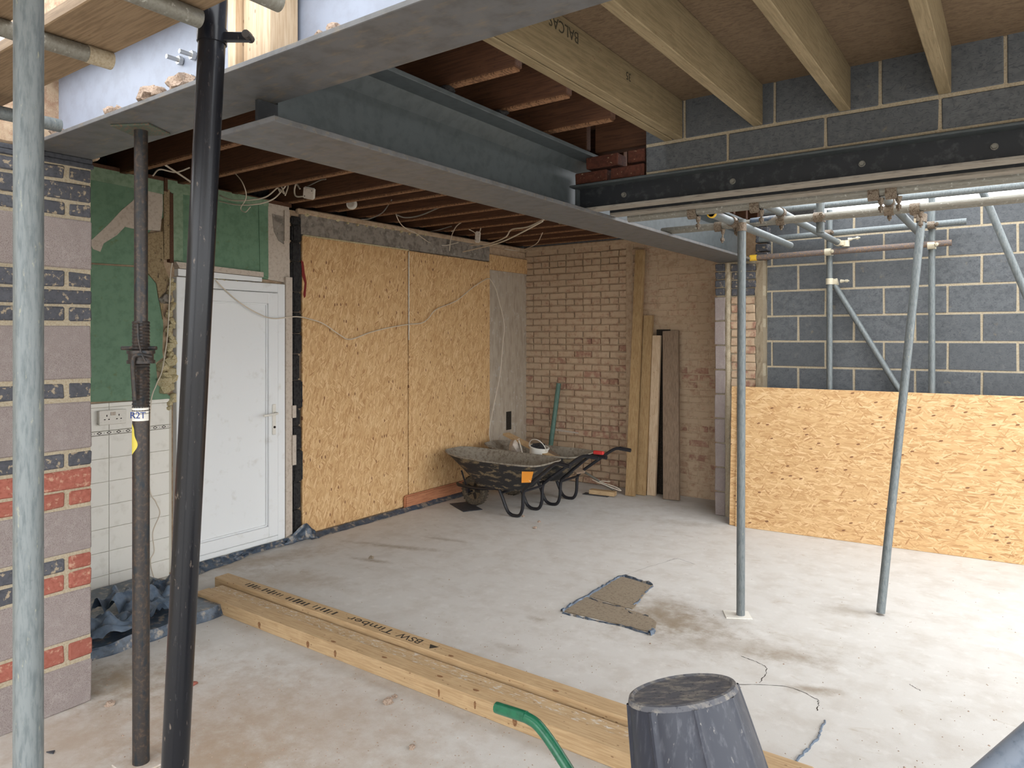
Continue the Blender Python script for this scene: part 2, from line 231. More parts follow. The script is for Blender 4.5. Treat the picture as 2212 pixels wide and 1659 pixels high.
blue = mat('blue_ink', srgb(40, 62, 120), [], .8)
yellowpaint = mat('yellow_paint', srgb(206, 190, 84), [], .7)
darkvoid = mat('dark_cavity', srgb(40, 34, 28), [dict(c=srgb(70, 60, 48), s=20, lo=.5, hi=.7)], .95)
steelbright = mat('zinc_bolt', srgb(186, 186, 184), [], .3, .8)
slate = mat('slate_packing', srgb(66, 68, 74), [dict(c=srgb(50, 52, 58), s=12, lo=.4, hi=.7)], .6)
pvcgrey = mat('grey_pipe_plastic', srgb(128, 138, 152), [dict(c=srgb(100, 112, 126), s=8, lo=.45, hi=.7), dict(c=srgb(80, 86, 94), s=22, lo=.62, hi=.74, a=.7)], .35)
ground_m = mat('outdoor_ground', srgb(150, 140, 126), [dict(c=srgb(126, 116, 102), s=1.5, lo=.4, hi=.7)], .95)
lump_m = mat('mortar_rubble', srgb(190, 168, 150), [dict(c=srgb(150, 126, 108), s=30, lo=.45, hi=.65)], .95, bump=(80, .8, .008))
render_m = mat('pebbledash_render', srgb(184, 168, 142), [dict(c=srgb(140, 118, 94), s=110, lo=.52, hi=.64, d=2), dict(c=srgb(210, 198, 176), s=60, lo=.6, hi=.7)], .95, bump=(110, 1, .01))
# ------------------------------------------------------------------ mesh helpers
WT = {}
def wt(o): return WT.get(o.name, Vector((0, 0, 0))) if o else Vector((0, 0, 0))
class MB:
    def __init__(s): s.v = []; s.f = []
    def add(s, vs, fs):
        n = len(s.v); s.v += [Vector(p) for p in vs]; s.f += [tuple(i + n for i in f) for f in fs]; return s
    def box(s, lo, hi, M=None):
        x0, y0, z0 = lo; x1, y1, z1 = hi
        vs = [Vector(p) for p in ((x0, y0, z0), (x1, y0, z0), (x1, y1, z0), (x0, y1, z0), (x0, y0, z1), (x1, y0, z1), (x1, y1, z1), (x0, y1, z1))]
        if M is not None: vs = [M @ p for p in vs]
        return s.add(vs, [(0, 3, 2, 1), (4, 5, 6, 7), (0, 1, 5, 4), (1, 2, 6, 5), (2, 3, 7, 6), (3, 0, 4, 7)])
    def tube(s, pts, r, seg=14, caps=True, inner=None):
        pts = [Vector(p) for p in pts]; n = len(pts); rs = r if isinstance(r, (list, tuple)) else [r] * n
        rings = []; up = None
        for i, p in enumerate(pts):
            t = (pts[min(i + 1, n - 1)] - pts[max(i - 1, 0)]).normalized()
            if up is None:
                up = Vector((0, 0, 1)) if abs(t.z) < .9 else Vector((1, 0, 0))
            a = t.cross(up)
            if a.length < 1e-5: a = t.cross(Vector((0, 1, 0)))
            a.normalize(); b = a.cross(t).normalized(); up = b
            rings.append([p + (a * math.cos(2 * math.pi * k / seg) + b * math.sin(2 * math.pi * k / seg)) * rs[i] for k in range(seg)])
        vs = [q for R in rings for q in R]; fs = []
        for i in range(n - 1):
            for k in range(seg):
                k2 = (k + 1) % seg; fs.append((i * seg + k, i * seg + k2, (i + 1) * seg + k2, (i + 1) * seg + k))
        if caps and inner is None: fs += [tuple(reversed(range(seg))), tuple(range((n - 1) * seg, n * seg))]
        s.add(vs, fs)
        if inner:   # hollow tube: inner wall and annular ends
            base = len(s.v) - len(vs); ir = []
            for R, p, rr in zip(rings, pts, rs): ir += [p + (q - p) * (inner / rr) for q in R]
            m = len(s.v); s.v += ir
            for i in range(n - 1):
                for k in range(seg):
                    k2 = (k + 1) % seg; s.f.append((m + i * seg + k, m + (i + 1) * seg + k, m + (i + 1) * seg + k2, m + i * seg + k2))
            for k in range(seg):
                k2 = (k + 1) % seg; s.f.append((base + k2, base + k, m + k, m + k2))
                e = (n - 1) * seg; s.f.append((base + e + k, base + e + k2, m + e + k2, m + e + k))
        return s
    def prism(s, pts, ext):
        pts = [Vector(p) for p in pts]; e = Vector(ext); n = len(pts)
        nrm = Vector((0, 0, 0))
        for i in range(n): nrm += pts[i].cross(pts[(i + 1) % n])
        if nrm.dot(e) < 0: pts.reverse()
        return s.add(pts + [p + e for p in pts], [tuple(reversed(range(n))), tuple(range(n, 2 * n))] + [(i, (i + 1) % n, n + (i + 1) % n, n + i) for i in range(n)])
    def lathe(s, prof, M, seg=24, closed=False):
        vs = []; fs = []; n = len(prof)
        for r, z in prof:
            for k in range(seg):
                a = 2 * math.pi * k / seg; vs.append(M @ Vector((r * math.cos(a), r * math.sin(a), z)))
        for i in range(n if closed else n - 1):
            j = (i + 1) % n
            for k in range(seg):
                k2 = (k + 1) % seg; fs.append((i * seg + k, i * seg + k2, j * seg + k2, j * seg + k))
        return s.add(vs, fs)
    def grid(s, fn, nu, nv):
        vs = [fn(i / nu, j / nv) for j in range(nv + 1) for i in range(nu + 1)]
        return s.add(vs, [(j * (nu + 1) + i, j * (nu + 1) + i + 1, (j + 1) * (nu + 1) + i + 1, (j + 1) * (nu + 1) + i) for j in range(nv) for i in range(nu)])
    def mesh(s, name, m, bev=0, smooth=False, off=Vector((0, 0, 0)), segs=1):
        me = bpy.data.meshes.new(name); me.from_pydata([p - off for p in s.v], [], s.f)
        if bev:
            b = bmesh.new(); b.from_mesh(me); bmesh.ops.remove_doubles(b, verts=b.verts, dist=1e-5)
            es = [e for e in b.edges if len(e.link_faces) == 2 and e.calc_face_angle(0) > .5]
            bmesh.ops.bevel(b, geom=es, offset=bev, segments=segs, affect='EDGES', clamp_overlap=True); b.to_mesh(me); b.free()
        me.materials.append(m)
        if smooth:
            me.polygons.foreach_set('use_smooth', [True] * len(me.polygons)); me.set_sharp_from_angle(angle=math.radians(40))
        me.update(); return me
    def build(s, name, m, parent=None, bev=0, smooth=False, loc=None, segs=1):
        """one mesh object; world coordinates in, origin at the parent (or loc)"""
        off = wt(parent) if parent else (Vector(loc) if loc is not None else s.base())
        o = bpy.data.objects.new(name, s.mesh(name, m, bev, smooth, off, segs)); COL.objects.link(o)
        if parent: o.parent = parent
        else: o.location = off
        WT[o.name] = off; return o
    def base(s):
        n = len(s.v); c = sum(s.v, Vector((0, 0, 0))) / n; c.z = min(p.z for p in s.v); return c
def tag(o, label=None, cat=None, group=None, kind=None):
    if label: o['label'] = label
    if cat: o['category'] = cat
    if group: o['group'] = group
    if kind: o['kind'] = kind
    return o
def thing(name, loc, label, cat, group=None, kind=None):
    o = bpy.data.objects.new(name, None); COL.objects.link(o); o.location = loc; o.empty_display_size = .1
    WT[o.name] = Vector(loc); return tag(o, label, cat, group, kind)
def place(name, me, loc, parent, rot=None, scale=None):
    """another object on shared mesh data (loc in world)"""
    o = bpy.data.objects.new(name, me); COL.objects.link(o); o.parent = parent; o.location = Vector(loc) - wt(parent)
    if rot: o.rotation_euler = rot
    if scale: o.scale = scale
    return o
def struct(name, mb, m, **kw):
    o = mb.build(name, m, **kw); o['kind'] = 'structure'; return o
def boxb(lo, hi): return MB().box(lo, hi)
def rough_box(sx, sy, sz, amp, seed, bev=.006):
    """a unit-named brick or block centred on its base centre, with slightly uneven corners"""
    r = random.Random(seed); mb = MB().box((-sx / 2, -sy / 2, 0), (sx / 2, sy / 2, sz))
    mb.v = [p + Vector((r.uniform(-amp, amp), r.uniform(-amp, amp), r.uniform(-amp, amp))) for p in mb.v]
    return mb
def rough_mesh(name, sx, sy, sz, m, amp=.003, seed=0, bev=.005):
    return rough_box(sx, sy, sz, amp, seed).mesh(name, m, bev)
def lump(c, r, seed=0, sq=.7, sub=2):
    b = bmesh.new(); bmesh.ops.create_icosphere(b, subdivisions=sub, radius=1); mb = MB()
    vs = []
    for v in b.verts:
        n = noise.noise(v.co * 1.6 + Vector((seed * 3.1, seed * 1.7, 0))) * .55 + noise.noise(v.co * 4 + Vector((seed, 0, 0))) * .25
        q = v.co * (1 + n); vs.append(Vector(c) + Vector((q.x * r, q.y * r, (q.z * sq) * r + r * sq * .8)))
    mb.add(vs, [tuple(x.index for x in f.verts) for f in b.faces]); b.free(); return mb
def smoothpath(pts, n=8):
    pts = [Vector(p) for p in pts]; out = []
    q = [pts[0] * 2 - pts[1]] + pts + [pts[-1] * 2 - pts[-2]]
    for i in range(1, len(q) - 2):
        for k in range(n):
            t = k / n; a, b, c, d = q[i - 1], q[i], q[i + 1], q[i + 2]
            out.append(.5 * ((2 * b) + (c - a) * t + (2 * a - 5 * b + 4 * c - d) * t * t + (3 * b - a - 3 * c + d) * t ** 3))
    return out + [pts[-1]]
def text_mesh(txt, size, m, ext=.0006):
    cu = bpy.data.curves.new('lettering', 'FONT'); cu.body = txt; cu.size = size; cu.extrude = ext
    o = bpy.data.objects.new('lettering', cu); COL.objects.link(o); bpy.context.view_layer.update()
    me = bpy.data.meshes.new_from_object(o.evaluated_get(bpy.context.evaluated_depsgraph_get()))
    bpy.data.objects.remove(o); me.materials.clear(); me.materials.append(m); return me
def lettering(txt, size, m, org, xdir, ydir, parent, name='printed_lettering', xs=1):
    me = text_mesh(txt, size, m); me.transform(Matrix.Diagonal((xs, 1, 1, 1))); x = Vector(xdir).normalized(); y = Vector(ydir).normalized(); z = x.cross(y)
    M = Matrix((x, y, z)).transposed().to_4x4(); M.translation = Vector(org) - wt(parent); me.transform(M)
    o = bpy.data.objects.new(name, me); COL.objects.link(o); o.parent = parent; WT[o.name] = wt(parent); return o
# ================================================================== THE SETTING
XW, YB = -4.78, 7.03           # left wall face, back wall face
tag(MB().add([(-60, -60, -.13), (60, -60, -.13), (60, 60, -.13), (-60, 60, -.13)], [(0, 1, 2, 3)]).build('ground', ground_m), kind='structure')
floor = struct('floor', boxb((-5.2, -5, -.12), (6, 7.4, 0)), concrete)
# sandy patches let into the slab, with polythene upstands along their edges
def fl(px, py, z=0.0): return P(px, py, z=z)
def ragged(pts, n, amp, seed):
    r = random.Random(seed); out = []
    for i, a in enumerate(pts):
        b = pts[(i + 1) % len(pts)]
        for k in range(n): out.append(Vector(a).lerp(Vector(b), k / n) + Vector((r.uniform(-amp, amp), r.uniform(-amp, amp), 0)))
    return out
for nm, px in (('screed_patch', [(1218, 1322), (1268, 1291), (1330, 1309), (1400, 1333), (1418, 1348), (1412, 1368), (1330, 1349)]), ('screed_patch', [(1270, 1289), (1340, 1246), (1408, 1266), (1376, 1304), (1366, 1318), (1335, 1308)])):
    MB().prism(ragged([fl(*p, z=-.002) for p in px], 4, .006, 3), (0, 0, .007)).build(nm, screed, floor)
def upstand(px, h=.012, seed=0, m=dpm, w=.007):
    r = random.Random(seed); pts = smoothpath([fl(*p) for p in px], 7)
    pts = [p + Vector((r.uniform(-.005, .005), r.uniform(-.005, .005), 0)) for p in pts]
    mb = MB()
    def fn(u, v):
        i = min(int(round(u * (len(pts) - 1))), len(pts) - 1); q = pts[i]; t = (pts[min(i + 1, len(pts) - 1)] - pts[max(i - 1, 0)]).normalized(); n = Vector((-t.y, t.x, 0))
        hh = h * (.6 + .8 * noise.noise(q * 30)) if 0 < v < 1 else 0
        return q + n * ((v - .5) * 2 * w) + Vector((0, 0, max(hh, 0) - .001))
    mb.grid(fn, len(pts) - 1, 4); return mb.build('polythene_edge', m, floor)
upstand([(1214, 1322), (1242, 1303), (1290, 1277), (1318, 1258), (1340, 1246)], .02, 1, dpm2, .012)
upstand([(1336, 1247), (1350, 1246), (1376, 1254), (1408, 1266)], .022, 2, dpm, .012)
upstand([(1216, 1325), (1272, 1338), (1330, 1350), (1405, 1371)], .014, 3, dpm, .008)
upstand([(1404, 1372), (1413, 1364)], .03, 4, dpm2, .012)
upstand([(1268, 1292), (1300, 1303), (1345, 1314), (1362, 1325), (1400, 1332)], .011, 5, slate, .006)
upstand([(1409, 1267), (1385, 1290), (1378, 1302), (1366, 1308)], .01, 6, dpm2, .006)
upstand([(1783, 1556), (1772, 1583), (1752, 1612), (1718, 1646)], .012, 7, dpm2, .005)
def crack(px, w=.0022):
    pts = smoothpath([fl(*p) for p in px], 8); mb = MB(); r = random.Random(len(px))
    L, R = [], []
    for i, q in enumerate(pts):
        t = (pts[min(i + 1, len(pts) - 1)] - pts[max(i - 1, 0)]).normalized(); n = Vector((-t.y, t.x, 0)); ww = w * r.uniform(.4, 1.2); j = n * r.uniform(-.004, .004)
        L.append(q + n * ww + j + Vector((0, 0, .0006))); R.append(q - n * ww + j + Vector((0, 0, .0006)))
    k = len(pts); mb.add(L + R, [(i, k + i, k + i + 1, i + 1) for i in range(k - 1)]); return mb.build('crack', darkvoid, floor)
crack([(1600, 1418), (1630, 1428), (1652, 1440), (1655, 1455), (1640, 1475)]); crack([(1480, 1470), (1560, 1478), (1690, 1482), (1760, 1508), (1768, 1518), (1764, 1535)])
crack([(1440, 1212), (1464, 1207), (1500, 1219)], .0015); crack([(1964, 1478), (1988, 1492)], .0018); crack([(1340, 1246), (1400, 1225), (1465, 1206)], .001)
# ---- left wall: masonry core with finishes on its face
wl = struct('wall_left', boxb((-5.0, 1.3, 0), (XW - .02, 7.3, 2.68)), plastertan)
def wpoly(name, px, m, t0=0.0, t1=.012, parent=wl, bev=0):
    return MB().prism([P(a, b, x=XW) - Vector((.02 - t0, 0, 0)) for a, b in px], (t1 + .02 - t0, 0, 0)).build(name, m, parent, bev)
def wbox(name, y0, y1, z0, z1, m, t1, t0=-.02, parent=wl, bev=.002): return MB().box((XW + t0, y0, z0), (XW + t1, y1, z1)).build(name, m, parent, bev)
def Yw(px): return P(px, 700, x=XW).y
def Zw(px, py): return P(px, py, x=XW).z
ZT = 1.225
wpoly('green_plaster', [(176, 385), (290, 407), (352, 420), (352, 470), (318, 505), (316, 574), (176, 566)], green, t1=.004)
wpoly('green_plaster', [(176, 570), (316, 579), (318, 592), (336, 610), (340, 640), (348, 668), (352, 700), (350, 760), (352, 772), (336, 784), (340, 830), (352, 845), (375, 862), (176, 869)], green, t1=.004)
wpoly('painted_cornice', [(176, 353), (352, 385), (352, 420), (290, 407), (176, 385)], palegreen, t1=.01)
wpoly('wall_plate', [(176, 347), (628, 441), (628, 449), (176, 355)], oldjoist, t1=.012)
wpoly('torn_paper', [(193, 522), (200, 538), (216, 544), (223, 526), (252, 508), (269, 490), (286, 494), (345, 499), (351, 452), (350, 394), (319, 387), (286, 434), (262, 454), (232, 486), (202, 514)], paper, t1=.006)
wpoly('bare_render', [(316, 505), (350, 500), (352, 570), (362, 600), (352, 640), (350, 690), (336, 612), (318, 590)], tanscar, t1=.012)
wpoly('bare_render', [(352, 412), (364, 410), (364, 560), (352, 560)], tanscar, t1=.016)
wpoly('timber_batten', [(352, 385), (359, 387), (359, 415), (352, 413)], oldjoist, t1=.02); wpoly('timber_batten', [(364, 415), (371, 420), (372, 568), (364, 566)], oldjoist, t1=.02)
wpoly('green_panel', [(371, 410), (406, 396), (578, 432), (578, 604), (371, 566)], green, t1=.006)
wpoly('painted_rail', [(359, 388), (578, 433), (578, 446), (359, 416)], palegreen, t1=.014)
wpoly('painted_stile', [(372, 416), (393, 420), (393, 565), (372, 562)], palegreen, t1=.014); wpoly('painted_stile', [(557, 442), (577, 446), (578, 600), (560, 590)], green, t1=.012)
wpoly('bare_plaster', [(577, 434), (623, 444), (625, 612), (578, 604)], paper, t1=.008)
wpoly('broken_recess', [(586, 462), (610, 468), (612, 528), (600, 520), (590, 500)], lintelcon, t1=.012)
wpoly('timber_post', [(611, 455), (622, 458), (622, 522), (611, 520)], paper, t1=.024)
wpoly('head_trim', [(372, 566), (561, 589), (561, 599), (380, 580)], paper, t1=.05); wpoly('head_trim', [(380, 581), (561, 600), (561, 609), (380, 596)], upvc, t1=.03)
# foam around the door
for i in range(34):
    a = i / 33; py = 605 + a * 275; px = 369 + 5 * math.sin(i * 1.3) - (12 if .62 < a < .92 and i % 2 else 0)
    c = P(px, py, x=XW + .006); lump(c - Vector((0, 0, .02)), .02 + .014 * random.random() + (.02 if .65 < a < .9 else 0), i, .9, 1).build('foam_blob', foam, wl, smooth=True)
for i in range(16):
    c = P(462 + i * 9.6, 604 + i * 1.05, x=XW + .01); lump(c - Vector((0, 0, .015)), .016 + .008 * random.random(), i + 50, .8, 1).build('foam_blob', foam, wl, smooth=True)
lump(P(357, 642, x=XW + .01) - Vector((0, 0, .04)), .04, 77, .9).build('mortar_blob', lintelcon, wl)
# tiles below the green paint
tb = wbox('tile_bed', 1.5, 2.64, 0.02, ZT, grout, .003)
tw, th = .2, .15
zb = 1.02                        # underside of the patterned border
def tilerow(z0, z1, m, nm, y0=1.62, y1=2.63, w=tw, ph=0):
    n = 0; y = y0 + ph
    while y < y1 - .02:
        e = min(y + w, y1)
        if e > 1.95: MB().box((XW + .003, y + .0012, z0 + .0012), (XW + .010, e - .0012, z1 - .0012)).build(nm, m, wl, .0015)
        y = e
for k in range(6): tilerow(zb - (k + 1) * .15, zb - k * .15, tile, 'wall_tile')
tilerow(.0, zb - .9, tile, 'wall_tile'); tilerow(zb, zb + .028, tile, 'border_tile'); tilerow(zb + .028, zb + .178, tile, 'wall_tile'); tilerow(zb + .178, ZT, tile, 'wall_tile')
for zz in (zb + .002, zb + .0245): MB().box((XW + .009, 1.95, zz), (XW + .0106, 2.63, zz + .0015)).build('border_line', ink, wl)
for k in range(11):
    yy = 1.98 + k * .06; MB().prism([(XW + .009, yy - .017, zb + .014), (XW + .009, yy, zb + .004), (XW + .009, yy + .017, zb + .014), (XW + .009, yy, zb + .024)], (.0016, 0, 0)).build('border_diamond', ink, wl)
    MB().prism([(XW + .009, yy - .009, zb + .014), (XW + .009, yy, zb + .0085), (XW + .009, yy + .009, zb + .014), (XW + .009, yy, zb + .0195)], (.002, 0, 0)).build('border_diamond_centre', tile, wl)
    MB().prism([(XW + .009, yy + .027, zb + .014), (XW + .009, yy + .030, zb + .011), (XW + .009, yy + .033, zb + .014), (XW + .009, yy + .030, zb + .017)], (.0016, 0, 0)).build('border_dot', ink, wl)
# tarred strip between door and boarded opening, with bits of timber
y0, y1 = Yw(627), Yw(651); r = random.Random(5); z = 0.03
while z < 2.62:
    hh = r.uniform(.14, .26); e = min(z + hh, 2.63)
    MB().box((XW - .03, y0 + r.uniform(0, .015), z + .004), (XW + r.uniform(.01, .035), y1 - r.uniform(0, .02), e)).build('tarred_stone', blackmas, wl, .012, segs=2); z = e
wbox('door_lining', Yw(612), Yw(626), .02, 2.13, paper, .035)
for zz0, zz1 in ((.62, .86), (1.0, 1.1)): wbox('timber_packer', Yw(624), Yw(632), zz0, zz1, paper, .05)
# the door
def door():
    y0, y1, z0, z1 = Yw(377), Yw(611), .045, 2.07
    d = thing('door_1', (XW, (y0 + y1) / 2, 0), 'white plastic back door with plain panel behind the black pipe', 'door', kind='structure'); del d['category']
    B = lambda n, a, b, m=upvc, bev=.004, p=d: MB().box(a, b).build(n, m, p, bev)
    fw = .07
    for a in ((y0, y0 + fw, z0, z1), (y1 - fw, y1, z0, z1), (y0 + fw, y1 - fw, z1 - fw, z1), (y0 + fw, y1 - fw, z0, z0 + .04)): B('frame_member', (XW - .03, a[0], a[2]), (XW + .03, a[1], a[3]))
    B('threshold', (XW - .02, y0 - .02, .0), (XW + .05, y1, z0), tile)
    sy0, sy1, sz0, sz1 = y0 + fw + .004, y1 - fw - .004, z0 + .045, z1 - fw - .004; sw = .085
    for a in ((sy0, sy0 + sw, sz0, sz1), (sy1 - sw, sy1, sz0, sz1), (sy0 + sw, sy1 - sw, sz1 - sw, sz1), (sy0 + sw, sy1 - sw, sz0, sz0 + sw)): B('sash_member', (XW - .03, a[0], a[2]), (XW + .042, a[1], a[3]))
    B('panel', (XW - .02, sy0 + sw, sz0 + sw), (XW + .012, sy1 - sw, sz1 - sw))
    g = .012
    for a in ((sy0 + sw, sy0 + sw + g, sz0 + sw, sz1 - sw), (sy1 - sw - g, sy1 - sw, sz0 + sw, sz1 - sw), (sy0 + sw, sy1 - sw, sz1 - sw - g, sz1 - sw), (sy0 + sw, sy1 - sw, sz0 + sw, sz0 + sw + g)): B('bead', (XW, a[0], a[2]), (XW + .026, a[1], a[3]), bev=.003)
    hy = sy1 - sw / 2; hz = Zw(580, 900)
    pl = B('handle_plate', (XW + .042, hy - .016, hz - .14), (XW + .052, hy + .016, hz + .1), white, .004); pl['label'] = 'white lever handle plate'
    MB().tube(smoothpath([(XW + .05, hy, hz + .03), (XW + .09, hy, hz + .03), (XW + .1, hy - .03, hz + .028), (XW + .1, hy - .13, hz + .022)], 5), .009).build('lever', white, pl, smooth=True)
    MB().tube([(XW + .05, hy, hz - .08), (XW + .058, hy, hz - .08)], .009).build('keyhole', darkvoid, pl)
door()
# boarded opening: lintel, two boards, plaster return
wbox('lintel', Yw(648), Yw(1056), 2.49, 2.66, lintelcon, .012); wbox('rough_mortar_band', Yw(640), YB - .02, 2.655, 2.7, plastertan, .03, bev=.01)
wbox('plaster_return', Yw(1056), YB, 0, 2.40, plaster_grey, .0); wbox('board_offcut', Yw(1055), YB - .02, 2.40, 2.57, osb_v, .014)
for z in range(14):
    c = Vector((XW + .02, Yw(655) + .02 + z * .11, 2.655 + .01 * math.sin(z))); lump(c - Vector((0, 0, .012)), .013 + .008 * random.random(), z + 90, .8, 1).build('foam_blob', foam, wl, smooth=True)
def osb_left(pa, pb, lab):
    o = MB().box((XW - .004, Yw(pa) + .003, .03), (XW + .016, Yw(pb) - .003, 2.478)).build('osb_sheet', osb_v, bev=.0015); tag(o, lab, 'board', 'boards closing the kitchen opening')
    return o
o1 = osb_left(650, 879, 'tall upright OSB sheet next to the white door'); o2 = osb_left(880, 1056, 'tall upright OSB sheet behind the wheelbarrows')
MB().box((XW + .016, Yw(651), 2.478), (XW + .022, Yw(880), 2.49)).build('foam_bead', foam, o1, .002)
MB().box((XW + .0165, Yw(880) - .004, 1.62), (XW + .021, Yw(880) + .006, 2.47)).build('sealant_bead', white, o2, .002)
MB().prism([P(a, b, x=XW + .017) for a, b in ((650, 562), (655, 566), (658, 590), (662, 610), (660, 640), (657, 644), (655, 636), (658, 612), (652, 595))], (.003, 0, 0)).build('red_tape', redcloth, o1)
struct('wall_outer', MB().box((-5.3, 1.0, 0), (-5.0, 7.6, 3.3)), blackmas); struct('wall_outer', MB().box((-5.0, 7.28, 2.7), (-1.6, 7.5, 3.3)), blackmas)
struct('wall_outer', MB().box((-5.0, 1.0, 0), (-3.87, 1.3, 3.3)), blackmas); struct('wall_over_beam', MB().box((-3.72, 1.30, 2.81), (-1.52, 1.48, 3.4)), brickold)
# ---- back wall: old brick, plaster hacked off
wb = struct('wall_back', boxb((-5.0, YB, 0), (-1.7, YB + .25, 2.72)), plastertan)
bm = [rough_mesh('brick', .212, .06, .064, m, .004, i, .006) for i, m in enumerate((brickold, brickold, brickold, brickmaroon, brickold, brickold))]
bh = [rough_mesh('brick', .100, .06, .064, m, .004, i + 20, .006) for i, m in enumerate((brickold, brickmaroon, brickold))]
bricks = []; rr = random.Random(3)
for c in range(36):
    z = .006 + c * .0745; x = -4.79 + (0 if c % 2 else -.112); header = c % 6 == 3
    while x < -2.24:
        w = .112 if header else .225; cx = x + w / 2
        low = 1.0 if z < 1.0 else .55
        proud = rr.uniform(.0, .005) * low + .001 + (.022 if cx < -3.42 else 0)
        if cx > -4.8: bricks.append((rr.choice(bh if header else bm), Vector((cx, YB - proud + .03, z)), rr.uniform(-.006, .006)))
        x += w
bricks.sort(key=lambda b: b[1].z)
for me, lo, a in bricks[:300]: place('brick', me, lo, wb, (0, a, a))
mb = MB()
for me, lo, a in bricks[300:]:
    mb.add([v.co + lo for v in me.vertices], [tuple(p.vertices) for p in me.polygons])
tag(mb.build('upper_bricks', brickold, wb), kind='stuff')
MB().box((-3.47, YB - .028, .0), (-3.385, YB + .02, 2.68)).build('plaster_arris', plastertan, wb, .01)
MB().box((-4.78, YB - .03, 2.66), (-2.26, YB + .02, 2.72)).build('ragged_plaster_edge', plastertan, wb, .01)
MB().prism([P(a, b, y=YB - .03) for a, b in ((1196, 926), (1249, 934), (1249, 937), (1196, 930))], (0, .012, 0)).build('lime_streak', paper, wb)
# small opening in the plaster return
MB().box((XW - .004, 6.60, .58), (XW + .002, 6.70, .79)).build('pocket', darkvoid, wl)
# ---- pier: cut end of the old cavity wall under the long beam
PY = 6.44
pier = struct('wall_pier', boxb((-2.262, PY + .02, 0), (-1.845, 6.99, 2.335)), mortar)
xs = [-2.279, -2.184, -2.137, -1.903, -1.8425]
me_b = [rough_mesh('block', .095, .10, .212, blockpink, .003, i, .006) for i in range(3)]
for k in range(9): place('block', me_b[k % 3], (-2.2315 + rr.uniform(-.003, .003), PY + .05, .004 + k * .225), pier)
me_bb = [rough_mesh('brick', .09, .10, .062, brickblue, .005, i, .006) for i in range(3)]
for k in range(4): place('brick', me_bb[k % 3], (-2.2315, PY + .05, 2.035 + k * .075), pier)
kinds = [brickmaroon, brickold, brickmaroon, brickold]
meo = [rough_mesh('brick', .108, .10, .064, m, .006, i, .007) for i, m in enumerate(kinds)]; mebl = [rough_mesh('brick', .108, .10, .064, brickblue, .005, i + 9, .006) for i in range(2)]
for k in range(31):
    z = .004 + k * .0748
    if 13 <= k <= 14: continue
    for s in (-2.078, -1.962):
        place('brick', (rr.choice(mebl) if k >= 27 else rr.choice(meo)), (s + rr.uniform(-.006, .006), PY + .05 + rr.uniform(-.004, .01), z), pier, (0, 0, rr.uniform(-.03, .03)))
MB().box((-2.13, PY + .04, .985), (-1.92, PY + .06, 1.12)).build('missing_brick_pocket', darkvoid, pier)
mb = MB()
def rend(u, v):
    z = v * 2.33; n = .022 * noise.noise(Vector((0, 0, z * 9))) ; return Vector((-1.905 + n + u * (.062 + .012 * noise.noise(Vector((3, 0, z * 7))) - n), PY + .004 + .008 * noise.noise(Vector((u * 5, 0, z * 30))), z))
mb.grid(rend, 3, 60); mb.grid(lambda u, v: rend(1, v) + Vector((0, u * .5, 0)), 2, 60); mb.build('render_coat', render_m, pier)
mb = MB(); mb.grid(lambda u, v: Vector((-2.186 + u * .05, PY + .012 - .02 * math.sin(u * 3.14) * (.6 + noise.noise(Vector((1, 0, v * 40)))), v * 2.33)), 4, 80); mb.build('mortar_fillet', mortar, pier)
# dark bricks beside the beam end, on the outer leaf
for k in range(4):
    for s in (-1.86,): place('brick', rr.choice(mebl), (s, PY + .07, 2.345 + k * .0748), pier)
# ---- right wall of dark blocks
wr = struct('wall_right', boxb((-1.84, 6.5535, 0), (2.6, 6.72, 2.70)), mortar)
mef = [rough_mesh('block', .438, .10, .208, blockdark, .002, i, .003) for i in range(4)]
for k in range(-1, 12):
    z = .0435 + k * .225; ph = -1.119 if k % 2 else -.894     # joints
    for j in range(-3, 9):
        x0, x1 = ph + j * .45 + .0075, ph + (j + 1) * .45 - .0075
        if x1 < -1.82 or x0 > 2.6: continue
        x0 = max(x0, -1.835); z0 = max(z, .002); z1 = min(z + .208, 2.70)
        if x1 - x0 < .03 or z1 - z0 < .03: continue
        place('block', mef[(k * 5 + j) % 4], ((x0 + x1) / 2, 6.60 + .0015 * math.sin(j * 7 + k * 3), z0), wr, scale=((x1 - x0) / .438, 1, (z1 - z0) / .208))
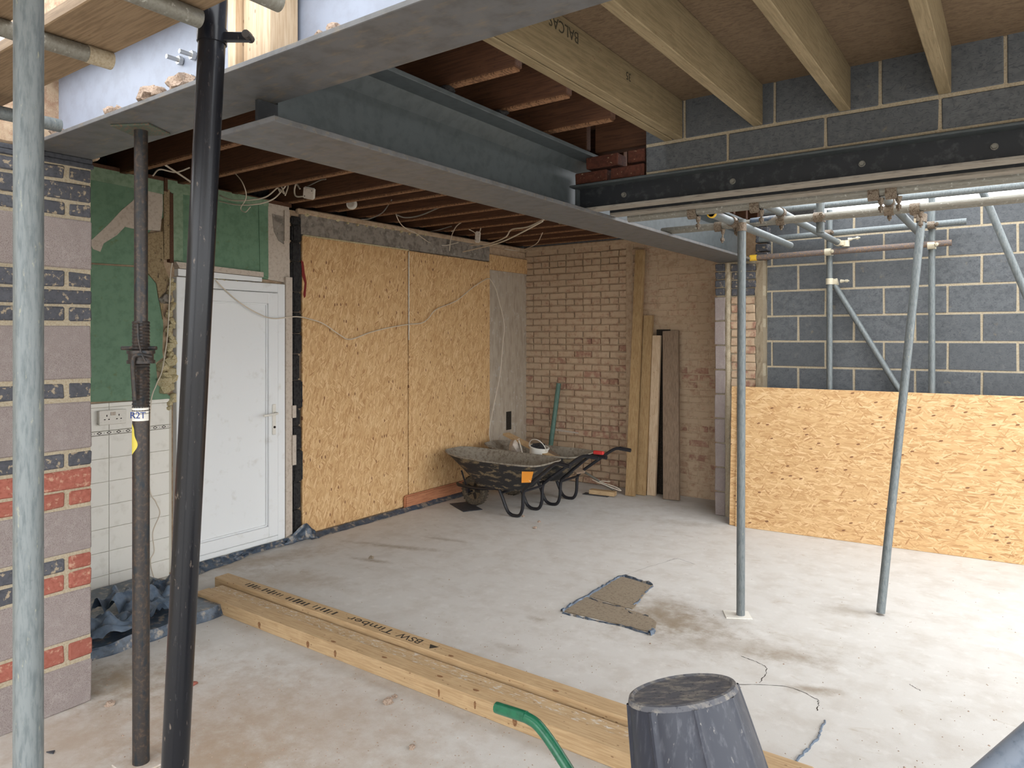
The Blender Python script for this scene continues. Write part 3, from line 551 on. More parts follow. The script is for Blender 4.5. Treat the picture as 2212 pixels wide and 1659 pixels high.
# ---- nib wall at the left, carrying the near beam
NX, NY = -3.42, 1.52
nib = struct('wall_nib', boxb((-3.86, -5, 0), (NX - .006, NY - .006, 2.41)), mortar)
rows = [(0, .195, 'b'), (.215, .29, 'r'), (.305, .52, 'b'), (.532, .605, 'r'), (.617, .675, 'd'), (.69, .89, 'b'), (.90, .965, 'r'), (.977, 1.06, 'R'), (1.075, 1.135, 'd'), (1.15, 1.36, 'b'), (1.38, 1.445, 'd'), (1.465, 1.70, 'b'),
        (1.72, 1.782, 'd'), (1.795, 1.857, 'D'), (1.87, 1.94, 'd'), (1.955, 2.175, 'b'), (2.19, 2.245, 'd'), (2.257, 2.335, 'D'), (2.348, 2.405, 'd')]
for i, (z0, z1, kd) in enumerate(rows):
    if kd == 'b': segs = [(NY - .44, NY), (NY - .89, NY - .45), (NY - 1.34, NY - .9)]
    elif kd in 'RD': segs = [(NY - .215 - .225 * j, NY - .225 * j) for j in range(6)]
    else: segs = [(NY - .102, NY), (NY - .215, NY - .112)] + [(NY - .44 - .225 * j, NY - .225 - .225 * j) for j in range(5)]
    for j, (a, b) in enumerate(segs):
        if b < .4: continue
        m = blockpink if kd == 'b' else (brickred if kd in 'rR' else brickblue)
        if i == 4 and j == 0: m = brickred
        if i == 3 and j >= 2: m = brickblue
        bx = MB().box((NX - .1, a + .004, z0), (NX + rr.uniform(-.003, .004), b - .004, z1)); bx.v = [p + Vector((rr.uniform(-.002, .002), rr.uniform(-.003, .003), rr.uniform(-.003, .003))) for p in bx.v]
        bx.build('block' if kd == 'b' else 'brick', m, nib, .006)
MB().box((-3.84, 1.0, 2.41), (NX + .006, NY + .004, 2.432)).build('slate_packing', slate, nib, .004); MB().box((-3.84, 1.0, 2.432), (NX + .003, NY, 2.455)).build('slate_packing', slate, nib, .004)
# broken brickwork on top of the nib, around the beam end
for k in range(4):
    for j in range(5):
        a = 1.14 - .16 * j - (.07 if k % 2 else 0); 
        if (k, j) in ((3, 0), (2, 3), (3, 2), (1, 4)): continue
        bx = MB().box((NX - .32 - .04 * (k % 2), a - .14, 2.415 + k * .082), (NX - .06 - rr.uniform(0, .08), a, 2.415 + k * .082 + .066)); bx.v = [p + Vector((rr.uniform(-.012, .012), rr.uniform(-.01, .01), rr.uniform(-.005, .005))) for p in bx.v]
        bx.build('broken_brick', rr.choice((brickold, blockpink, brickred)), nib, .008)
MB().box((-3.7, 1.15, 2.46), (-3.43, 1.56, 2.85)).build('bearing_brickwork', brickold, nib, .01)
# ---- storey above: old joists and boards, new joists and deck
ceil = struct('ceiling', boxb((-5.0, 1.62, 2.90), (-1.55, 7.2, 2.94)), floorboard)
jy = [1.92, 2.31, 2.70, 3.12, 3.57, 3.80, 4.04, 4.39, 4.74, 5.08, 5.44, 5.80, 6.15, 6.5, 6.85]
for y in jy:
    xr = -1.61 if y < 3.4 else -2.0
    o = MB().box((-4.95, y - .024, 2.72), (xr, y + .024, 2.90)).build('joist', oldjoist, ceil, .004)
    MB().box((-4.7, y - .02, 2.712), (xr - .01, y + .02, 2.72)).build('lit_nib_strip', lathlit, o)
MB().box((-1.95, 3.55, 2.69), (-1.61, 3.62, 2.90)).build('joist', oldjoist, ceil, .004)
for x, y in ((-3.4, 4.56), (-3.45, 4.91), (-3.3, 5.26), (-3.5, 5.62), (-3.42, 5.97)):   # herringbone struts
    for s in (1, -1):
        M = Matrix.Translation((x, y, 2.81)) @ Matrix.Rotation(s * .45, 4, 'X'); MB().box((-.02 + .03 * s, -.165, -.018), (.02 + .03 * s, .165, .018), M).build('strut', treated_y, ceil, .003)
wu = struct('wall_above', boxb((-1.6, 3.476, 2.505), (3.0, 3.72, 3.2)), mortar)
meu = [rough_mesh('block', .438, .06, .13, blockdark, .002, i, .004) for i in range(3)]; meu2 = [rough_mesh('block', .438, .06, .215, blockdark, .002, i + 5, .004) for i in range(3)]
for k in range(3):
    for j in range(-1, 11):
        ph = -1.163 if k % 2 == 0 else -1.388
        x0, x1 = max(ph + (j - 1) * .45 + .006, -1.6), ph + j * .45 - .006
        if x1 - x0 < .05: continue
        place('block', (meu if k == 0 else meu2)[j % 3], ((x0 + x1) / 2, 3.5, (2.522, 2.668, 2.893)[k]), wu, scale=((x1 - x0) / .438, 1, 1))
mer = [rough_mesh('brick', .2, .1, .064, brickshaded, .003, i, .005) for i in range(2)]
for k, (xx, zz, s) in enumerate(((-1.94, 2.51, 1), (-1.715, 2.51, 1), (-1.87, 2.59, 1), (-1.66, 2.59, .5))): place('brick', mer[k % 2], (xx, 3.53, zz), wu, (0, 0, rr.uniform(-.02, .02)), (s, 1, 1))
deck = struct('ceiling_deck', boxb((-1.5, 1.42, 2.862), (3.2, 3.49, 2.88)), plydeck)
jx = [-1.3725 + .0, -.992 - .0235, -.606 - .0235, -.222 - .0235, .17, .57, .97]
def newjoist(x, lab, w=.047):
    o = MB().box((x - w / 2, 1.41, 2.667), (x + w / 2, 3.468, 2.862)).build('floor_joist', treated_y, bev=.003); return tag(o, lab, 'joist', 'new treated joists')
j1 = newjoist(-1.4185, 'stamped treated joist, right half of the doubled pair by the dark old joists'); newjoist(-1.4675 - .004, 'left half of the doubled treated joist beside the dark old joists')
lettering('BALCAS', .062, inkfaint, (-1.3945, 2.41, 2.835), (0, -1, 0), (0, 0, -1), j1); lettering('35', .05, inkfaint, (-1.3945, 2.87, 2.815), (0, -1, 0), (0, 0, -1), j1)
newjoist(jx[1], 'second treated joist from the dark old joists'); newjoist(jx[2], 'third treated joist from the dark old joists, knotty underside')
newjoist(jx[3], 'rightmost treated joist visible against the dark block wall'); 
# ================================================================== STEEL BEAMS
def tri_weld(mb, a, b, c, d): mb.add([a, b, c, d], [(0, 1, 2, 3)])
b1 = thing('steel_beam', (0, 1.39, 2.455), 'grey steel beam crossing the near top, resting on the prop and brick nib', 'beam')
MB().box((-3.72, 1.258, 2.455), (3.4, 1.522, 2.472)).build('bottom_flange', beamgrey, b1, .002); MB().box((-3.72, 1.384, 2.472), (3.4, 1.396, 2.79)).build('web', webskylit, b1)
MB().box((-3.72, 1.258, 2.79), (3.4, 1.522, 2.807)).build('top_flange', beamgrey, b1, .002)
for px, py in ((392, 132), (420, 121), (417, 172)):
    c = P(px, py, y=1.38); MB().tube([c + Vector((0, .01, 0)), c - Vector((0, .055, 0))], .008, 8).tube([c, c - Vector((0, .014, 0))], .016, 6).build('bolt', steelbright, b1)
b2 = thing('steel_beam', (-2.09, 4, 2.337), 'long grey steel beam running back to the block pier', 'beam')
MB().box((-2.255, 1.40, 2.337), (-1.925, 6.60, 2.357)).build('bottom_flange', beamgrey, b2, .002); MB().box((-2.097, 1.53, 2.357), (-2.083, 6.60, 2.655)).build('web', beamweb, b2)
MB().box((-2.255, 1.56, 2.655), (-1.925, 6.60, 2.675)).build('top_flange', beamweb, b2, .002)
MB().box((-2.097, 1.45, 2.357), (-2.083, 1.53, 2.452)).build('notched_web_end', beamshaded, b2)
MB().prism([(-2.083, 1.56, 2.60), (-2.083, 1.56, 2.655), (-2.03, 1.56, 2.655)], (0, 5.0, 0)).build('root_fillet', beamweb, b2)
b3 = thing('steel_channel', (.5, 3.6, 2.355), 'black bolted steel channel carrying the dark blockwork', 'beam')
MB().box((-2.04, 3.45, 2.355), (3.2, 3.54, 2.368)).build('bottom_flange', beamlit, b3, .001); MB().box((-2.06, 3.53, 2.368), (3.2, 3.542, 2.492)).build('web', beamshaded, b3)
MB().box((-2.06, 3.45, 2.492), (3.2, 3.54, 2.505)).build('top_flange', beamweb, b3, .004); MB().box((-2.05, 3.50, 2.37), (-2.035, 3.53, 2.49)).build('end_plate', beamweb, b3)  # paler steel stands for the light on the top flange
for px, py in ((1348, 421), (1583, 392), (1862, 354), (2148, 317)):
    c = P(px, py, y=3.53); MB().tube([c, c - Vector((0, .016, 0))], .011, 6).tube([c, c - Vector((0, .004, 0))], .015, 14).build('bolt', galvb, b3, .001)
b4 = thing('steel_channel', (.5, 3.7, 2.355), 'rear steel channel paired behind the bolted black one', 'beam')
MB().box((-1.92, 3.675, 2.355), (3.2, 3.765, 2.368)).build('bottom_flange', beamlit, b4, .001); MB().box((-1.92, 3.675, 2.368), (3.2, 3.687, 2.492)).build('web', beamshaded, b4); MB().box((-1.92, 3.675, 2.492), (3.2, 3.765, 2.505)).build('top_flange', beamshaded, b4)
# ================================================================== SCAFFOLD AND PROPS
R48 = .02415
def ring(mb, c, ax, r=R48 + .006, l=.05, seg=16):
    a = Vector(ax).normalized() * (l / 2); mb.tube([Vector(c) - a, Vector(c) + a], r, seg); return mb
def coupler(parent, c1, ax1, c2, ax2, m=coupler_m, drop=(0, 0, -1), bl=.07):
    """two clamping bands, a saddle between them and a bolt with its nut"""
    c1, c2 = Vector(c1), Vector(c2); mb = MB(); ring(mb, c1, ax1); ring(mb, c2, ax2)
    mid = (c1 + c2) / 2; mb.box((-.02, -.02, -.02), (.02, .02, .02), Matrix.Translation(mid))
    o = mb.build('coupler', m, parent, smooth=True)
    d = Vector(drop).normalized(); s = Vector(ax2).normalized() * .03
    bp = c2 + s + d * .02; b = MB().tube([bp, bp + d * bl], .006, 8).tube([bp + d * (bl - .03), bp + d * (bl - .012)], .013, 6)
    b.tube([bp, bp + d * .03], [.016, .01], 8); b.build('coupler_bolt', m, o)
    return o
def tube(a, b, lab, m=galv, name='scaffold_tube', r=R48, group='scaffold tubes', hollow=True):
    o = MB().tube([a, b], r, 20, inner=r - .004 if hollow else None).build(name, m, smooth=True, loc=a if Vector(a).z <= Vector(b).z else b)
    return tag(o, lab, 'tube', group)
X, Y, Z = Vector((1, 0, 0)), Vector((0, 1, 0)), Vector((0, 0, 1))
near_pole = tube((-1.485, .548, 0), (-1.50, .555, 3.3), 'upright galvanised pole at the far left, nearest the camera')
poleA = tube((-1.332, 4.206, .006), (-1.325, 4.206, 2.345), 'straight upright galvanised pole standing on the small white plate'); 
tag(MB().box((-.075, -.06, 0), (.075, .06, .006), Matrix.Translation((-1.35, 4.20, 0)) @ Matrix.Rotation(.5, 4, 'Z')).build('base_plate', white, bev=.002), 'flat whitish plate under the upright pole', 'plate')
topB = P(1992, 462, d=4.45)
poleB = tube((-.659, 4.702, .012), topB, 'slanting galvanised pole in front of the OSB sheet')
z1 = 2.348; z2 = 2.392
T1 = tube((-1.86, 3.80, z1), (3.0, 3.80, z1), 'weathered horizontal tube under the paired black channels', galvb)
T2 = tube(P(1430, 500, y=4.6), P(1430, 500, y=4.6) + Vector((4.4, 0, 0)), 'long horizontal tube with a dark blue sleeve, just past the upright pole', galvb)
yT2, zT2 = 4.6, P(1430, 500, y=4.6).z
MB().tube([P(1622, 480, y=4.6) * 1.0, P(1688, 472, y=4.6)], R48 + .0015, 18).build('dark_blue_sleeve', dpm, T2, smooth=True)
zs = 6.425
T3 = tube(P(1640, 518, y=6.37), P(2088, 478, y=6.37), 'pale upper tube fixed level across the block wall')
T4 = tube(P(1628, 557, y=6.37), P(2056, 524, y=6.37), 'rusty lower tube with yellow end across the block wall', rust)
e = P(1628, 557, y=6.37); MB().tube([e - X * .03, e + X * .03], R48 + .003, 16).build('yellow_end_cap', yellow, T4, smooth=True)
S1 = tube((P(1792, 700, y=zs).x, zs, 0), (P(1792, 700, y=zs).x, zs, 2.72), 'upright tube against the block wall, nearer the brick pier')
S2 = tube((P(2013, 700, y=zs).x, zs, 0), (P(2013, 700, y=zs).x, zs, 2.76), 'upright tube against the block wall, nearer the right edge')
D1 = tube(P(1799, 610, y=6.478), P(1799, 610, y=6.478) + (P(1940, 838, y=6.478) - P(1799, 610, y=6.478)) * 1.5, 'diagonal brace running down behind the OSB sheet')
D2 = tube(P(2117, 400, y=5.9), P(2117, 400, y=5.9) + (P(2212, 625, y=5.9) - P(2117, 400, y=5.9)) * 3.62, 'steep diagonal tube leaving the right edge of the picture')
T5 = tube((-1.385, 3.86, 2.338), (-1.385, 5.55, 2.338), 'short cross tube with yellow near end beside the upright pole')
MB().tube([(-1.385, 3.857, 2.338), (-1.385, 3.875, 2.338)], R48 + .001, 18, inner=R48 - .005).build('yellow_end_ring', yellow, T5, smooth=True)
T6 = tube((-1.205, 4.07, zT2 + .05), (-1.205, 6.36, zT2 + .05), 'cross tube running from the sleeved tube back to the block wall')
T7 = tube((-.60, 4.07, zT2 + .05), (-.60, 6.36, zT2 + .05), 'cross tube running back near the slanting pole')
c8 = P(1772, 503, y=4.655); T8 = tube(c8, (c8.x, c8.y, 2.62), 'stub of upright tube hanging by the sleeved tube')
T9 = tube((-1.65, 5.8, 2.655), (.15, 5.8, 2.655), 'bright level tube high behind the sleeved tube')
bp = tag(MB().box((-1.7, 3.835, 2.375), (3.0, 4.04, 2.412)).build('scaffold_board', pine_y, bev=.004), 'reddish scaffold board edge above the weathered tube', 'board', 'scaffold boards')
for px, par, dz in ((1497, T1, 0), (1632, T1, 0), (1888, T1, 0), (1926, T1, 0)):
    c = Vector((P(px, 440, y=3.8).x, 3.8, z1)); coupler(par, c, X, c + Vector((0, .0, -.012)), X)
cA = Vector((-1.328, 4.206, 2.30)); coupler(poleA, cA, Z, cA + Vector((-.055, .0, .038)), Y, drop=(.3, -.2, -1))
for x, par in ((-1.6, T2), (-1.205, T2), (-.60, T2), (-.47, T2)):
    c = Vector((x, yT2, zT2)); coupler(par, c, X, c + Vector((0, 0, .05 if x > -1.3 and x < -.5 else -.006)), Y if x > -1.3 and x < -.5 else X, drop=(0, -.2, -1), bl=.09)
c = Vector((c8.x, 4.655, zT2)); coupler(T8, c, Z, c - Y * .055, X, drop=(0, -1, 0))
for S, sx in ((S1, P(1792, 700, y=zs).x), (S2, P(2013, 700, y=zs).x)):
    for TT, q, m in ((T3, P(1840, 500, y=6.37), coupler_m), (T4, P(1840, 541, y=6.37), couplerc)):
        zz = q.z; coupler(S, (sx, zs, zz), Z, (sx, 6.37, zz), X, m, drop=(.2, -1, 0), bl=.06)
sx = P(1792, 700, y=zs).x; coupler(S1, (sx, zs, P(1792, 608, y=zs).z), Z, (sx + .03, 6.478, P(1797, 610, y=6.478).z), (1, 0, .2), couplerc, drop=(1, -.3, 0))
coupler(T6, (-1.205, 6.33, zT2 + .05), Y, (-1.15, 6.36, zT2 + .04), Z, couplerc, drop=(1, 0, .1), bl=.09)
coupler(poleB, topB - (topB - Vector((-.659, 4.702, 0))).normalized() * .03, topB - Vector((-.659, 4.702, 0)), topB + Vector((-.05, .03, .03)), Y, drop=(1, -.3, .1))
# top-left scaffold: boards on transoms
zt = 2.492
TA = tube((P(240, 132, z=zt).x, -1.2, zt), (P(240, 132, z=zt).x, P(240, 132, z=zt).y, zt), 'cross tube with mortar-crusted end under the scaffold boards, left', galvb)
e = P(240, 132, z=zt); MB().tube([e - Y * .07, e + Y * .001], R48 + .002, 16, inner=R48 - .004).build('mortar_crust', mortar, TA, smooth=True)
TB = tube((P(434, 42, z=zt).x, -1.2, zt), (P(434, 42, z=zt).x, 1.05, zt), 'cross tube ending behind the top of the black pipe', galvb)
TC = tube((P(600, 4, z=zt).x, -1.2, zt), (P(600, 4, z=zt).x, 1.115, zt), 'cross tube whose end shows beside the timber packers at the top', galvb)
TD = tube((P(130, 272, d=2.7).x, -1.0, P(130, 272, d=2.7).z), (P(130, 272, d=2.7).x, P(130, 272, d=2.7).y, P(130, 272, d=2.7).z), 'low cross tube pointing at the near beam flange by the broken bricks')
zbd = zt + R48
for y0, y1, lab in ((.855, 1.062, 'scaffold board closest to the near beam, top left'), (.50, .79, 'scaffold board in the top left corner above the near pole')):
    o = MB().box((-3.3, y0, zbd), (2.1, y1, zbd + .038)).build('scaffold_board', board_x, bev=.003); tag(o, lab, 'board', 'scaffold boards')
shade_lift = thing('shade_platform', (-.6, -.2, zbd), None, None, kind='structure')  # unseen planks added over and behind the camera to shade the foreground
for k in range(6): MB().box((-3.3, -1.02 + k * .25, zbd), (2.1, -.795 + k * .25, zbd + .038)).build('shade_plank', board_x, shade_lift, .003)
# timber packers standing on the near beam's flange
for i, (xa, xb, ya, yb, lab) in enumerate(((-1.985, -1.945, 1.275, 1.33, 'narrow timber packer behind the black pipe, leftmost of three'), (-1.94, -1.875, 1.30, 1.375, 'middle timber packer set back on the near beam'), (-1.872, -1.77, 1.272, 1.372, 'widest pale timber packer standing on the near beam'))):
    tag(MB().box((xa, ya, 2.472), (xb, yb, 2.785)).build('timber_packer', pine_z, bev=.002), lab, 'timber', 'packers on the near beam')
# mortar lumps on the flange
for i, (px, py, r, lab) in enumerate(((230, 240, .018, 'flat mortar lump, left of the lumps lying on the near beam'), (255, 233, .012, 'tiny mortar lump beside the flat one on the near beam'), (312, 212, .032, 'craggy mortar lump midway along the near beam flange'), (345, 203, .02, 'small pale mortar lump between two craggy ones'), (380, 190, .036, 'largest craggy mortar lump on the near beam, beside the black pipe'), (692, 76, .012, 'dark chip of mortar on the near beam, right of the packers'), (722, 65, .016, 'pale chip of mortar on the near beam, rightmost'), (120, 285, .02, 'mortar lump near the brick end of the near beam'))):
    c = P(px, py + 6, z=2.473); c.y = max(c.y, 1.262 + r * .9); tag(lump(c - Vector((0, 0, .004)), r * 1.3, i, .8).build('mortar_lump', lump_m), lab, 'rubble', 'rubble on the near beam')
# black pipe
pb0, pb1 = P(359, 2030, d=1.95), P(463, -10, d=1.95); k = (pb0.z - 0) / (pb1.z - pb0.z); pb0 = pb0 - (pb1 - pb0) * k; pb0.z = .002
pipe = thing('black_pipe', pb0, 'tall glossy black pipe leaning in front of the near beam', 'pipe')
MB().tube([pb0, pb1], .0355, 28, inner=.032).build('barrel', blackpipe, pipe, smooth=True)
dv = (pb1 - pb0).normalized(); cc = P(455, 78, d=1.95); s = (cc - pb0).dot(dv); cc = pb0 + dv * s
MB().tube([cc - dv * .02, cc + dv * .02], .039, 28).build('clip_band', blackpipe, pipe, smooth=True)
arm = cc + RT * .035 - dv * .005; cl = MB().box((-.005, -.014, -.012), (.075, .004, .012), Matrix.Translation(arm) @ Matrix.Rotation(YAW, 4, 'Z')).build('clip_arm', blackpipe, pipe, .002)
MB().tube([arm + RT * .068 + FW * .01, arm + RT * .068 - FW * .03], .011, 10).build('clip_bolt', propsteel, pipe)
# adjustable prop under the near beam
px0, py0 = -2.758, 1.402
prop = thing('steel_prop', (px0, py0, 0), 'brown-black adjustable steel prop holding up the near beam', 'prop')
def zp(py): return 1.65 - (py - HOR) / F * 2.74
MB().box((px0 - .075, py0 - .075, 0), (px0 + .075, py0 + .075, .008)).build('foot_plate', concrete, prop, .002)
MB().tube([(px0, py0, .008), (px0, py0, zp(893))], .0305, 24).build('outer_tube', propsteel, prop, smooth=True)
th_ = []; zz = zp(893); n = 0
prof = []
while zz < zp(697): prof += [(.0325, zz), (.029, zz + .006)]; zz += .0125
MB().lathe(prof, Matrix.Translation((px0, py0, 0)), 20).build('thread', propsteel, prop)
MB().tube([(px0, py0, zp(893)), (px0, py0, 2.447)], .0242, 24).build('inner_tube', propsteel, prop, smooth=True)
M = Matrix.Translation((px0, py0, 2.447)) @ Matrix.Rotation(.5, 4, 'Z'); MB().box((-.078, -.07, 0), (.078, .07, .008), M).build('head_plate', propplate, prop, .002)
nut = MB().tube([(px0, py0, zp(785)), (px0, py0, zp(757))], .045, 20).tube([(px0, py0, zp(764)), (px0, py0, zp(757))], .05, 20).tube([(px0, py0, zp(785)), (px0, py0, zp(778))], .05, 20).build('collar_nut', propsteel, prop, smooth=True)
MB().tube(smoothpath([Vector((px0, py0, zp(770))) + RT * .05 - FW * .02, Vector((px0, py0, zp(766))) + RT * .02 - FW * .055, Vector((px0, py0, zp(780))) - FW * .06, Vector((px0, py0, zp(862))) - FW * .045], 6), .008, 10).build('nut_handle', propsteel, nut, smooth=True)
MB().tube([Vector((px0, py0, zp(752))) - RT * .075, Vector((px0, py0, zp(752))) + RT * .06], .008, 10).build('pin', propsteel, prop)
ch = smoothpath([Vector((px0, py0, zp(700))) - FW * .034 + RT * .005, Vector((px0, py0, zp(735))) - FW * .04 + RT * .012, Vector((px0, py0, zp(764))) - FW * .05 + RT * .03, Vector((px0, py0, zp(780))) - FW * .05 + RT * .045], 6)
MB().tube(ch, .0035, 6).build('chain', propsteel, prop)
def wrap(za, zb, a0, a1, r, n=14):
    def fn(u, v):
        a = a0 + (a1 - a0) * u; return Vector((px0, py0, za + (zb - za) * v)) + (RT * math.sin(a) - FW * math.cos(a)) * r
    return fn
st = MB().grid(wrap(zp(908), zp(878), -1.7, 1.5, .0313), 16, 1).build('white_sticker', white, prop, smooth=True)
lettering('R2T', .036, blue, Vector((px0, py0, zp(902))) - FW * .0325 - RT * .026, RT, Z, st)
def yp(u, v):
    a = -1.75 + (1.75 + .3 * math.sin(v * 7) * math.sin(v * 3.14)) * u * abs(math.sin(min(v * .96 + .03, 1) * 3.14)) ** .35; return Vector((px0, py0, zp(982) + (zp(912) - zp(982)) * v)) + (RT * math.sin(a) - FW * math.cos(a)) * .0312
MB().grid(yp, 10, 16).build('yellow_paint_patch', yellowpaint, prop, smooth=True)
# ================================================================== BOARDS AND TIMBERS
def leaning(name, base, along, L, hgt, th, tilt, m, lab, cat, group):
    a = Vector(along).normalized(); up = Vector((-a.y, a.x, 0)) * math.sin(tilt) + Z * math.cos(tilt); n = a.cross(up)
    b = Vector(base); vs = [b, b + a * L, b + a * L + up * hgt, b + up * hgt]; mb = MB().prism(vs, -n * th)
    lo = min(p.z for p in mb.v)
    mb.v = [p - Vector((0, 0, lo)) for p in mb.v]
    return tag(mb.build(name, m, bev=.0015), lab, cat, group)
q0, q1 = P(1588, 1137), P(2212, 1221); dr = (q1 - q0).normalized()
leaning('osb_sheet', q0, dr, 2.44, 1.215, .016, .07, osb_h, 'long OSB sheet lying on edge in front of the block wall', 'board', 'boards leaning on the right')
leaning('osb_sheet', q0 - dr * .055 + Vector((-dr.y, dr.x, 0)) * .02, dr, 2.44, 1.215, .016, .07, osb_h, 'hidden OSB sheet behind the long one, only its left edge showing', 'board', 'boards leaning on the right')
# leaning timbers at the back wall
def lean2(pxb, pyb, pxt, pyt, w, th, m, lab, name='leaning_timber', yt=YB - .06):
    b = P(pxb, pyb, z=0); t = P(pxt, pyt, y=yt - th); ax = (t - b); side = Vector((1, 0, 0)); side = (side - ax.normalized() * side.dot(ax.normalized())).normalized(); n = side.cross(ax.normalized())
    if n.y < 0: n = -n
    mb = MB().prism([b, b + side * w, b + side * w + ax, b + ax], n * th); lo = min(p.z for p in mb.v); mb.v = [p - Vector((0, 0, lo)) for p in mb.v]
    return tag(mb.build(name, m, bev=.003), lab, 'timber', 'timbers leaning on the back wall')
lean2(1350, 1071, 1372, 541, .1, .047, treated_z, 'tallest timber leaning on the back wall, nearly ceiling high')
lean2(1373, 1069, 1390, 682, .1, .047, treated_z, 'second tallest timber leaning on the back wall')
lean2(1397, 1070, 1409, 725, .09, .045, pine_z, 'pale timber leaning between the greenish ones and the grey plank')
lean2(1432, 1079, 1431, 716, .172, .035, greyplank, 'wide weathered grey plank leaning in the back recess')
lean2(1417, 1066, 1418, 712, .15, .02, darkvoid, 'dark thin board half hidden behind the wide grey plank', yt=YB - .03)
t = MB().tube([P(1180, 1040) + Z * .02, P(1207, 828, y=YB - .07)], .027, 18, inner=.023).build('green_tube', dullgreen, smooth=True); tag(t, 'dull green tube leaning on the brick wall behind the barrows', 'tube')
# timbers on the floor
def ftimber(y0, y1, xl, xr, lab, h=.075, z=0.0, m=pine_x):
    mb = MB().box((xl, y0, z), (xr, y1, z + h)); return tag(mb.build('floor_timber', m, bev=.004), lab, 'timber', 'timbers laid on the floor')
ta = ftimber(2.432, 2.528, -4.135, -.72, 'front floor timber, knotty face towards the camera', h=.076); tb2 = ftimber(2.5385, 2.628, -4.15, -.75, 'middle floor timber with whitish smears on top', m=pine_sm, h=.062)
tc = ftimber(2.642, 2.742, -4.26, -.60, 'rear floor timber with black printed lettering on top', h=.086)
lettering('BSW', .07, ink, (P(914, 1386, z=.0865).x, 2.715, .0862), (-1, 0, 0), (0, -1, 0), tc, xs=1.15); lettering('Timber', .07, ink, (P(852, 1366, z=.0865).x, 2.715, .0862), (-1, 0, 0), (0, -1, 0), tc, xs=1.7)
tx = P(942, 1393, z=.0865).x; MB().prism([(tx - .03, 2.70, .0862), (tx, 2.66, .0862), (tx + .03, 2.70, .0862)], (0, 0, .0006)).build('printed_triangle', ink, tc)
def knot(par, c, u, v, ru, rv, n):
    u, v, n = Vector(u), Vector(v), Vector(n)
    MB().prism([Vector(c) + u * ru * math.cos(a) * (1 + .15 * math.sin(3 * a)) + v * rv * math.sin(a) for a in [2 * math.pi * k / 14 for k in range(14)]], n * .0006).build('knot', knotwood, par)
for px, py in ((665, 1392), (724, 1412), (948, 1497), (1026, 1523), (1112, 1560), (560, 1350)):
    q = P(px, py, y=2.4318); knot(ta, (q.x, 2.4318, min(max(q.z, .02), .055)), X, Z, .006 + .003 * (px % 3), .018, -Y)
for px, py in ((950, 1461), (1028, 1491), (720, 1386), (830, 1420)):
    q = P(px, py, z=.0762); knot(ta, (q.x, min(max(q.y, 2.45), 2.515), .0762), X, Y, .017, .008, Z)
for px, py in ((968, 1420), (1200, 1492), (560, 1272)):
    q = P(px, py, z=.0862); knot(tc, (q.x, min(max(q.y, 2.66), 2.725), .0862), X, Y, .016, .008, Z)
r = random.Random(12)
for i in range(26):
    x = P(722, 1330, z=.0865).x - i * .034; MB().box((x, 2.66 + r.uniform(0, .015), .0862), (x + r.uniform(.008, .02), 2.70 + r.uniform(0, .015), .0867)).build('printed_mark', ink, tc) if i % 7 else None
# skirting plank by the barrow and loose bits
y0s = P(872, 1103, x=XW + .03).y
sk = MB().box((XW + .018, y0s, .012), (XW + .055, y0s + 1.05, .14)).build('skirting_plank', pine_y, bev=.012, segs=2); tag(sk, 'reddish plank lying along the foot of the OSB sheet', 'plank')
c = P(1302, 1070); M = Matrix.Translation((c.x, c.y, .008)) @ Matrix.Rotation(.12, 4, 'Z'); tag(MB().box((-.14, -.04, 0), (.14, .04, .045), M).build('timber_offcut', pine_x, bev=.003), 'short timber offcut on the floor in the back corner', 'timber')
M = Matrix.Translation((c.x - .05, c.y - .02, .0)) @ Matrix.Rotation(.12, 4, 'Z'); tag(MB().box((-.15, -.05, 0), (.13, .04, .006), M).build('flat_strip', slate), 'thin dark strip beneath the short offcut', 'strip')
c = P(1008, 1096); M = Matrix.Translation((c.x, c.y, .0)) @ Matrix.Rotation(-.5, 4, 'Z'); tag(MB().box((-.2, -.1, 0), (.16, .1, .006), M).build('rubber_mat', slate, bev=.002), 'flat dark sheet scrap beside the front barrow wheel', 'scrap')
# ================================================================== POLYTHENE
def sheet(name, fn, nu, nv, m, lab, cat='polythene'):
    return tag(MB().grid(fn, nu, nv).build(name, m, smooth=True), lab, cat, 'polythene along the left wall')
def nz(p, s, a): return a * noise.noise(Vector(p) * s)
base_px = [(418, 1246), (470, 1227), (505, 1215), (545, 1198), (590, 1184), (630, 1176), (662, 1166), (690, 1163)]
def strip(u, v):
    i = u * (len(base_px) - 1); a = base_px[int(min(i, len(base_px) - 2))]; b = base_px[int(min(i, len(base_px) - 2)) + 1]; f = i - int(min(i, len(base_px) - 2))
    q = P(a[0] + (b[0] - a[0]) * f, a[1] + (b[1] - a[1]) * f); yy = q.y
    x = XW + .055 + (q.x - XW - .055) * v + nz((u * 9, v * 2, 0), 1.5, .02); zz = (.05 * (1 - v) ** 1.5 + abs(nz((u * 14, v * 3, 2), 1.4, .035)) * math.sin(v * 3.14)) ; bump = .08 * math.exp(-((u - .86) / .1) ** 2) * (1 - v)
    return Vector((max(x, XW + .055), yy, zz + bump + .003))
sheet('damp_membrane', strip, 90, 8, dpm, 'blue-black membrane folded along the foot of the white door')
ya, yb2 = 3.75, 6.0
def strip2(u, v):
    y = ya + (yb2 - ya) * u; x = XW + .058 + v * (.05 + nz((u * 20, 0, 0), 1, .02)); return Vector((x, y, .012 + .02 * (1 - v) + abs(nz((u * 30, v, 1), 1, .012)) - .01 * v))
sheet('damp_membrane', strip2, 80, 4, dpm, 'thin blue membrane edge at the foot of the OSB sheets')
